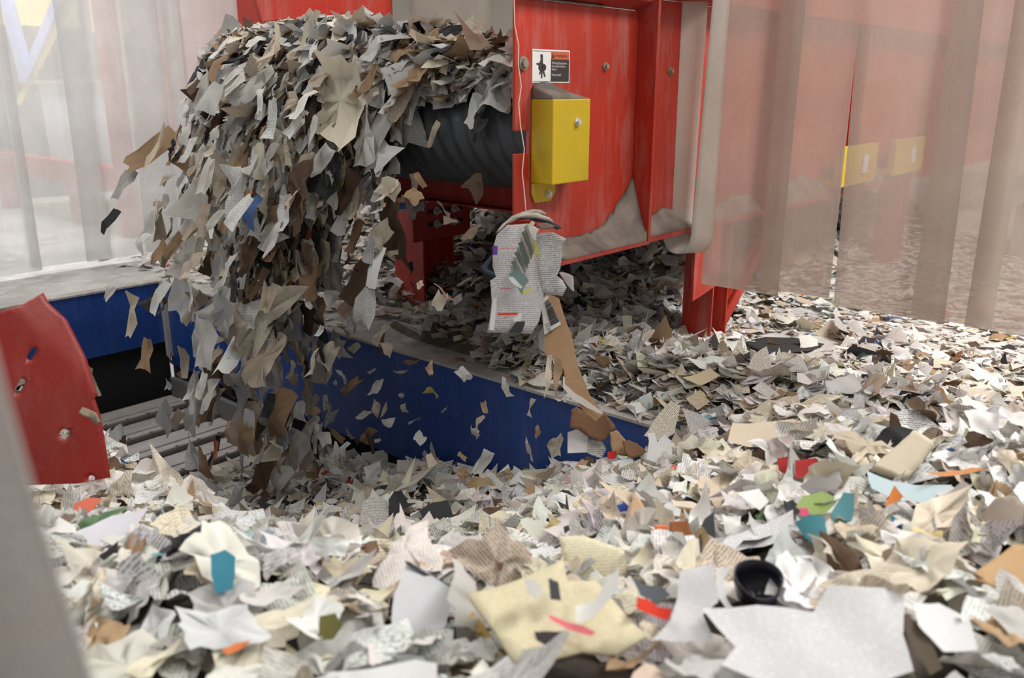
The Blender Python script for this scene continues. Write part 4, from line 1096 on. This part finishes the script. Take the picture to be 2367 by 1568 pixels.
# ------------------------------------------------------------------ hanging magazine, wire and cardboard
def zb(x, y): return (1090 + x / 4.61, 460 + y / 4.61)
def zc(x, y): return (1200 + x / 3.5625, 660 + y / 3.5625)
def hanging():
    D = 2.66
    o, (P, n, s) = sheet('torn_magazine', [zb(*p) for p in [(390, 270), (480, 262), (610, 262), (700, 300), (690, 370), (700, 640), (720, 880), (770, 1000), (745, 1180), (720, 1300), (640, 1440), (400, 1430), (165, 1425), (195, 1280), (215, 1100), (200, 870), (260, 830), (225, 720), (225, 600), (240, 480), (270, 380)]],
        (.70, .68, .68), ink=.42, D=D, tilt=.9, bend=.12, wave=.008, thick=.004, jag=.003, axis=0)
    tag(o, 'torn magazine chunk hanging from a wire in front of the red plate', 'magazine'); del o['_r']
    def sub(name, poly, tone, up, lab=None, **k):
        q, _ = sheet(name, poly, tone, plane=(P + n * up, n), **k)
        q.location = q.location - o.location; q.parent = o; del q['_r']
        if lab: q['label'] = lab
        return q
    sub('right_page', [zb(*p) for p in [(690, 370), (860, 370), (995, 450), (945, 540), (955, 620), (935, 760), (900, 830), (960, 880), (1000, 960), (960, 1050), (760, 1010), (700, 760)]], (.72, .71, .71), .008, 'right page with ragged outer edge', ink=.55, bend=.3, wave=.02, thick=.002)
    sub('red_banner', [zb(*p) for p in [(275, 1218), (490, 1214), (488, 1240), (276, 1244)]], (.72, .06, .03), .022, jag=0, bend=0)
    for a, b, y in ((300, 470, 527), (300, 470, 708), (300, 430, 958), (335, 400, 1265)):
        sub('red_heading', [zb(a, y - 5), zb(b, y - 3), zb(b, y + 5), zb(a, y + 3)], (.72, .20, .16), .022, jag=0, bend=0)
    sub('purple_tab', [zb(*p) for p in [(228, 500), (278, 500), (274, 598), (222, 596)]], (.12, .05, .30), .024, 'purple page tab', jag=0, bend=0)
    sub('white_margin', [zb(*p) for p in [(228, 1055), (272, 1055), (240, 1400), (190, 1400)]], (.74, .72, .72), .018, jag=0, bend=0)
    sub('white_gutter', [zb(*p) for p in [(440, 1270), (535, 1210), (525, 1300), (470, 1330)]], (.74, .72, .72), .019, jag=0, bend=0)
    sub('dark_photo', [zb(*p) for p in [(385, 1425), (440, 1360), (480, 1305), (575, 1305), (545, 1400), (520, 1435)]], (.05, .045, .05), .021, 'dark printed picture at the foot of the page', bend=0)
    # crumpled top layers
    tops = [([(250, 372), (330, 270), (430, 180), (560, 130), (660, 108), (740, 125), (800, 170), (720, 200), (520, 200), (380, 260), (300, 350)], (.46, .40, .34), .034),
            ([(300, 300), (440, 172), (560, 160), (700, 175), (830, 225), (960, 330), (900, 345), (780, 260), (600, 215), (430, 235), (330, 305)], (.07, .08, .10), .028),
            ([(430, 205), (560, 150), (700, 160), (820, 215), (880, 280), (760, 235), (600, 195)], (.52, .46, .40), .042),
            ([(350, 262), (480, 232), (640, 236), (760, 300), (720, 330), (600, 262), (400, 274)], (.50, .03, .02), .024),
            ([(680, 300), (780, 290), (870, 345), (850, 370), (740, 350)], (.30, .20, .17), .026)]
    for p, t, u in tops: sub('crumpled_leaf', [zb(*q) for q in p], t, u, bend=.25, wave=.05, thick=.002)
    # fanned leaves
    for k in range(9):
        f = k / 8
        x = 600 - 150 * f; y = 420 + 330 * f
        pts = [(x - 50, y - 40), (x - 10, y - 55), (x + 70, y + 130), (x + 55, y + 200), (x + 20, y + 150)]
        t = [(.58, .58, .50), (.30, .34, .30), (.62, .60, .54), (.26, .30, .30)][k % 4]
        sub('fanned_leaf', [zb(*q) for q in pts], t, .030 + .006 * (k % 4), bend=.5, wave=.03, thick=.001, axis=1.2, jag=.02)
    sub('yellow_leaf', [zb(*q) for q in [(575, 380), (650, 430), (710, 510), (725, 640), (690, 640), (620, 500)]], (.50, .46, .16), .05, 'yellow printed leaf', bend=.4, jag=.015)
    sub('teal_leaf', [zb(*q) for q in [(400, 800), (480, 740), (560, 800), (610, 880), (560, 940), (540, 1030), (480, 930), (400, 870)]], (.20, .30, .29), .055, 'grey-teal printed leaf', bend=.4, jag=.01)
    sub('white_leaf', [zb(*q) for q in [(400, 830), (440, 830), (545, 940), (530, 960), (460, 920), (400, 860)]], (.72, .74, .74), .066, jag=.01)
    sub('yellow_leaf', [zb(*q) for q in [(548, 990), (632, 960), (636, 985), (580, 1015), (552, 1020)]], (.68, .64, .10), .068, jag=.01)
    sub('crumpled_top', [zb(*q) for q in [(575, 380), (590, 300), (640, 258), (672, 285), (650, 330), (715, 365), (690, 400), (640, 390)]], (.62, .60, .50), .06, bend=.4, wave=.06)
    sub('cover', [zb(*q) for q in [(212, 600), (105, 735), (118, 785), (235, 850), (345, 838), (300, 812), (160, 750), (222, 650)]], (.035, .05, .075), -.012, 'dark blue cover edge', bend=.1, thick=.003, jag=.002)
    for k in range(3):
        sub('frayed_leaf', [zb(*q) for q in [(900 + 14 * k, 830), (950 + 10 * k, 850), (1020 + 6 * k, 900), (1040, 1050), (1000, 1000), (960 + 8 * k, 940)]], [(.30, .10, .12), (.66, .62, .60), (.55, .5, .5)][k], .02 + .006 * k, bend=.3, wave=.04, jag=.02)
    # wire
    pts = [(1188, 0), (1190, 60), (1199, 105), (1198, 150), (1205, 200), (1199, 240), (1203, 290), (1212, 345), (1207, 400), (1212, 445), (1216, 492)]
    w = MB()
    pp = [at_d(*p, 2.70) for p in [(1186, -60)] + pts]
    base = pp[0]
    for a, b in zip(pp[:-1], pp[1:]): w.cyl(a - base, b - base, .0016, 6)
    wo = w.build('thin_wire', M_wire); wo.location = base
    tag(wo, 'thin pale kinked wire hanging in front of the red plate', 'wire')
    # cardboard strip
    cs, (P2, n2, s2) = sheet('cardboard_strip', [zc(*p) for p in [(225, 62), (330, 110), (365, 230), (400, 335), (430, 400), (455, 520), (490, 680), (550, 820), (580, 900), (640, 975), (695, 1062), (628, 1120), (560, 1055), (520, 1020), (450, 930), (380, 820), (370, 700), (300, 600), (210, 560), (205, 420), (195, 260), (175, 120)]],
        None, D=2.60, tilt=.9, bend=-.05, wave=.004, thick=.005, mat=M_board, jag=.006)
    cs.data.polygons.foreach_set('use_smooth', [False] * len(cs.data.polygons))
    tag(cs, 'long torn brown cardboard strip with a barcode sticker hanging below the magazine', 'cardboard'); del cs['_r']
    def sub2(name, poly, tone, up, mat=None, **k):
        q, _ = sheet(name, poly, tone, plane=(P2 + n2 * up, n2), mat=mat, **k)
        q.location = q.location - cs.location; q.parent = cs; del q['_r']; return q
    st_ = sub2('barcode_sticker', [zc(*p) for p in [(178, 115), (235, 82), (346, 320), (208, 408)]], (.78, .77, .76), .012, jag=0, bend=0)
    # bars across the sticker (they run along its short side, stacked down its length)
    ex = Vector((RX, RY, 0)); ex = (ex - n2 * ex.dot(n2)).normalized()
    bars = MB(); rgb = random.Random(5); t = .06
    A, B, C_, D_ = (205, 125), (240, 95), (335, 300), (262, 338)
    def onp(x, y):
        d = ray(*zc(x, y)); q = P2 + n2 * .0145; return C0 + d * ((q - C0).dot(n2) / d.dot(n2)) - P2
    while t < .98:
        w_ = rgb.choice([.010, .010, .02, .03]); t2 = min(1, t + w_)
        L = lambda p, q, k: (p[0] + (q[0] - p[0]) * k, p[1] + (q[1] - p[1]) * k)
        q4 = [onp(*L(A, D_, t)), onp(*L(B, C_, t)), onp(*L(B, C_, t2)), onp(*L(A, D_, t2))]
        bars.add(q4 + [v - n2 * .0015 for v in q4], [(0, 1, 2, 3), (7, 6, 5, 4), (0, 4, 5, 1), (2, 6, 7, 3)]); t = t2 + rgb.choice([.008, .012, .02])
    bb = bars.build('barcode', M_black, st_); bb.location = (P2 - cs.location) - st_.location
    me = text_mesh('51295', .03)
    to = link('digits', me, M_black, st_)
    pA = onp(218, 385); pB = onp(195, 300)
    xd = (onp(228, 300) - onp(245, 340)).normalized() * -1
    xd = (onp(238, 385) - onp(205, 300)).normalized(); yd = n2.cross(xd).normalized()
    to.matrix_local = Matrix.Translation((P2 - cs.location) - st_.location + onp(212, 318) + n2 * .001) @ Matrix((xd, yd, n2)).transposed().to_4x4() @ Matrix.Diagonal((.5, .55, 1, 1))
    sub2('torn_liner', [zc(*p) for p in [(355, 835), (380, 815), (450, 880), (560, 950), (690, 1045), (680, 1062), (560, 1010), (430, 930)]], (.74, .70, .66), .012, bend=.1)
    sub2('torn_fibres', [zc(*p) for p in [(230, 580), (275, 570), (265, 680), (270, 760), (240, 860), (205, 935), (225, 800), (215, 720)]], (.58, .50, .40), .01, wave=.05)
    sub2('torn_fibres', [zc(*p) for p in [(290, 600), (340, 600), (360, 700), (330, 780), (300, 930), (280, 800)]], (.34, .24, .15), .014, wave=.05)
    lb, _ = sheet('brown_cardboard_piece', [zc(*p) for p in [(430, 1030), (470, 1005), (560, 1045), (700, 1050), (780, 1150), (792, 1180), (740, 1230), (700, 1280), (640, 1280), (560, 1240), (490, 1190), (420, 1185)]], None, D=2.62, tilt=.8, bend=.3, thick=.005, mat=M_boarddk, jag=.008)
    tag(lb, 'dark brown torn cardboard piece at the lower end of the long strip', 'cardboard'); del lb['_r']
    l2, _ = sheet('brown_cardboard_piece', [zc(*p) for p in [(745, 1215), (800, 1190), (860, 1255), (895, 1300), (890, 1392), (830, 1400), (765, 1375), (750, 1290)]], None, D=2.57, tilt=.8, bend=.2, thick=.005, mat=M_board, jag=.02)
    tag(l2, 'tan torn cardboard piece right of the dark brown one', 'cardboard'); del l2['_r']
    l3, _ = sheet('brown_cardboard_piece', [zc(*p) for p in [(855, 1285), (905, 1275), (970, 1300), (1015, 1340), (1048, 1375), (985, 1412), (900, 1415), (870, 1370)]], None, D=2.53, tilt=.7, bend=.35, thick=.005, mat=M_boarddk, jag=.025)
    tag(l3, 'rightmost brown cardboard piece with ragged rounded top at the pit edge', 'cardboard'); del l3['_r']
hanging()

# ------------------------------------------------------------------ paper on the belt and falling from it
def make_fall():
    # heap riding on the belt
    nb = 2600
    y = rng.uniform(2.05, 3.46, nb); x = 2.32 + rng.uniform(0, 1, nb) ** 1.4 * 2.6
    top = np.interp(y, [1.96, 2.2, 2.6, 3.0, 3.5], [.05, .15, .20, .24, .24]) * (1 - .65 * sstep(2.55, 3.2, x))
    z = 1.215 + rng.uniform(.1, 1, nb) ** .6 * top
    B = np.stack([x, y, z], -1)
    bt = np.abs(rng.normal(0, .4, nb)); by = rng.uniform(0, 6.28, nb)
    # stream
    ns = 6400
    y = np.clip(rng.normal(3.03, .42, ns), 2.06, 3.8)
    t = .62 * rng.uniform(0, 1, ns) ** 1.25
    u = rng.uniform(0, 1, ns)
    top = np.interp(y, [1.96, 2.2, 2.6, 3.0, 3.5, 4], [.03, .10, .20, .27, .27, .25])
    z0 = 1.20 + u * top
    v = (.22 + .92 * u ** .7) * np.where(rng.uniform(0, 1, ns) < .12, 1.55, 1.0) * np.interp(y, [2.0, 2.4, 3.0, 3.5], [.35, .6, 1.0, 1.0]) * rng.uniform(.85, 1.15, ns)
    x = 2.42 - v * t - .06; z = z0 - 4.9 * t * t
    # keep clear of the drum
    r = np.hypot(x - 2.47, z - 1.02); bad = (r < .22)
    x = np.where(bad, 2.47 + (x - 2.47) / r * .235, x)
    ok = (z > H(x, y) + .0) & (x > PN + .05) & (x < 2.5)
    # thin out lower part
    ok &= rng.uniform(0, 1, ns) < np.interp(z, [-.6, 0, .5, .9, 1.3], [.18, .26, .60, 1, 1])
    ok &= ~((y < 2.50) & (t > .10) & (rng.uniform(0, 1, ns) < .93))
    ok &= ~((y < 2.72) & (z < 1.16) & (rng.uniform(0, 1, ns) < .75))
    ok &= ~((y < 2.90) & (z < .75) & (rng.uniform(0, 1, ns) < .80))
    S_ = np.stack([x, y, z], -1)[ok]; tt = t[ok]; vv = v[ok]
    n2 = len(S_)
    # stragglers in front of the blue wall
    ng = 170
    gx = rng.uniform(2.0, 2.46, ng); gy = rng.uniform(1.6, 3.6, ng); gz = rng.uniform(-.55, .9, ng)
    G = np.stack([gx, gy, gz], -1); G = G[(gz > H(gx, gy) + .04) & ((gy > 2.1) | (gz < .15))]
    C = np.concatenate([B, S_, G]); N = len(C)
    kind = np.concatenate([np.zeros(nb), np.ones(n2), np.full(len(G), 2)])
    S = rng.lognormal(0, .35, N) * np.where(kind == 0, .095, np.where(kind == 1, .083, .05))
    asp = np.where(kind == 1, rng.uniform(.32, .80, N), rng.uniform(.4, 1, N))
    w = S * asp * 1.1; h = S * np.where(kind == 1, 1.35, 1.15)
    P2 = np.array([12, 15, 8, 20, 18, 9, 8, 6, .25, .6, .3, .15, .15, .6, .2]); P2 = P2 / P2.sum()
    ci = rng.choice(len(PAL), N, p=P2)
    ci = np.where((ci >= 8) & (S > .10), rng.integers(0, 5, N), ci)
    tone = np.clip(PC[ci] * rng.uniform(.60, .95, (N, 1)), .01, .9)
    ink = (rng.uniform(0, 1, N) < .3) * (ci < 5) * .35
    # falling pieces trail along their path: long side (local y) tipped towards vertical
    yaw = rng.uniform(0, 6.28, N); td = rng.uniform(0, 6.28, N); tilt = np.minimum(np.abs(rng.normal(0, .45, N)), 1.3)
    f = kind == 1
    fall_t = np.zeros(N); fall_t[f] = tt; vx = np.ones(N); vx[f] = vv
    ang = np.arctan2(9.8 * fall_t, vx)                     # slope of the path
    yaw[f] = math.pi / 2 + rng.normal(0, .25, f.sum())     # long side along -x / +x
    td[f] = -math.pi / 2 * np.ones(f.sum()) + rng.normal(0, .28, f.sum())
    tilt[f] = ang[f] + rng.normal(0, .22, f.sum())
    # flip so that -x end goes down
    td[f] = td[f]
    g = kind == 2; tilt[g] = rng.uniform(.6, 1.5, g.sum())
    curl = rng.normal(0, .35, N)
    px, py, dep = project(C)
    ins = (px > 5) & (px < W_ - 5) & (py > 5)
    surf = np.where(kind == 0, (C[:, 2] - 1.215) > np.interp(C[:, 1], [1.96, 2.2, 2.6, 3.0, 3.5], [.05, .15, .24, .33, .34]) * .8, True)
    ar = w * h / dep ** 2 * ins * surf * np.where(kind == 1, np.where(C[:, 1] < 2.75, 1.3, .9), 1)
    order = np.argsort(-ar)
    big = order[:66]
    sm = np.ones(N, bool); sm[big] = False
    for kk, nm, lb in ((0, 'paper_on_belt', 'thick layer of torn paper scraps riding on the black belt'), (None, 'falling_paper_scraps', 'dense stream of torn paper scraps falling off the belt into the pit')):
        m = sm & ((kind == 0) if kk == 0 else (kind > 0))
        V, Q, F = scrap_geo(m.sum(), C[m], w[m], h[m], yaw[m], tilt[m], td[m], curl[m], 2, 12)
        me = scrap_mesh('scraps', V, Q, F, tone[m], ink[m]); me.polygons.foreach_set('use_smooth', [True] * len(me.polygons))
        o = link(nm, me, M_paper); tag(o, lb, 'paper scraps', kind='stuff')
    V, Q, F = scrap_geo(len(big), C[big], w[big], h[big], yaw[big], tilt[big], td[big], curl[big], 2, 24)
    kb = kind[big]
    for sel, nm, what in ((kb == 0, 'paper_scrap', 'scrap on the belt'), (kb > 0, 'paper_scrap', 'falling scrap')):
        idx = np.where(sel)[0]
        for i in idx:
            b = big[i]
            me = scrap_mesh(nm, V[i:i + 1] - C[b], Q[i:i + 1], F, tone[b:b + 1], ink[b:b + 1])
            me.polygons.foreach_set('use_smooth', [True] * len(me.polygons))
            o = link(nm, me, M_paper); o.location = C[b]
            place = fall_place(px[b], py[b])
            txt = ('narrow' if asp[b] < .5 else 'broad')
            lab_ = f"{txt} {PAL[ci[b]][0]} {'printed' if ink[b] > 0 else 'plain'} {what} {place}"
            tag(o, lab_, 'paper scrap', 'loose scraps on the belt and in the falling stream')


def fall_place(px, py):
    a = ('near the hood', 'beside the guard', 'beside the belt', 'beside the bolted plate', 'above the pit corner', 'low over the pit')[sum(py >= q for q in (130, 320, 480, 640, 850))]
    b = ('far left', 'left', 'middle', 'right', 'far right')[sum(px >= q for q in (500, 640, 780, 950))]
    return f'{a}, {b} of the stream'
make_fall()
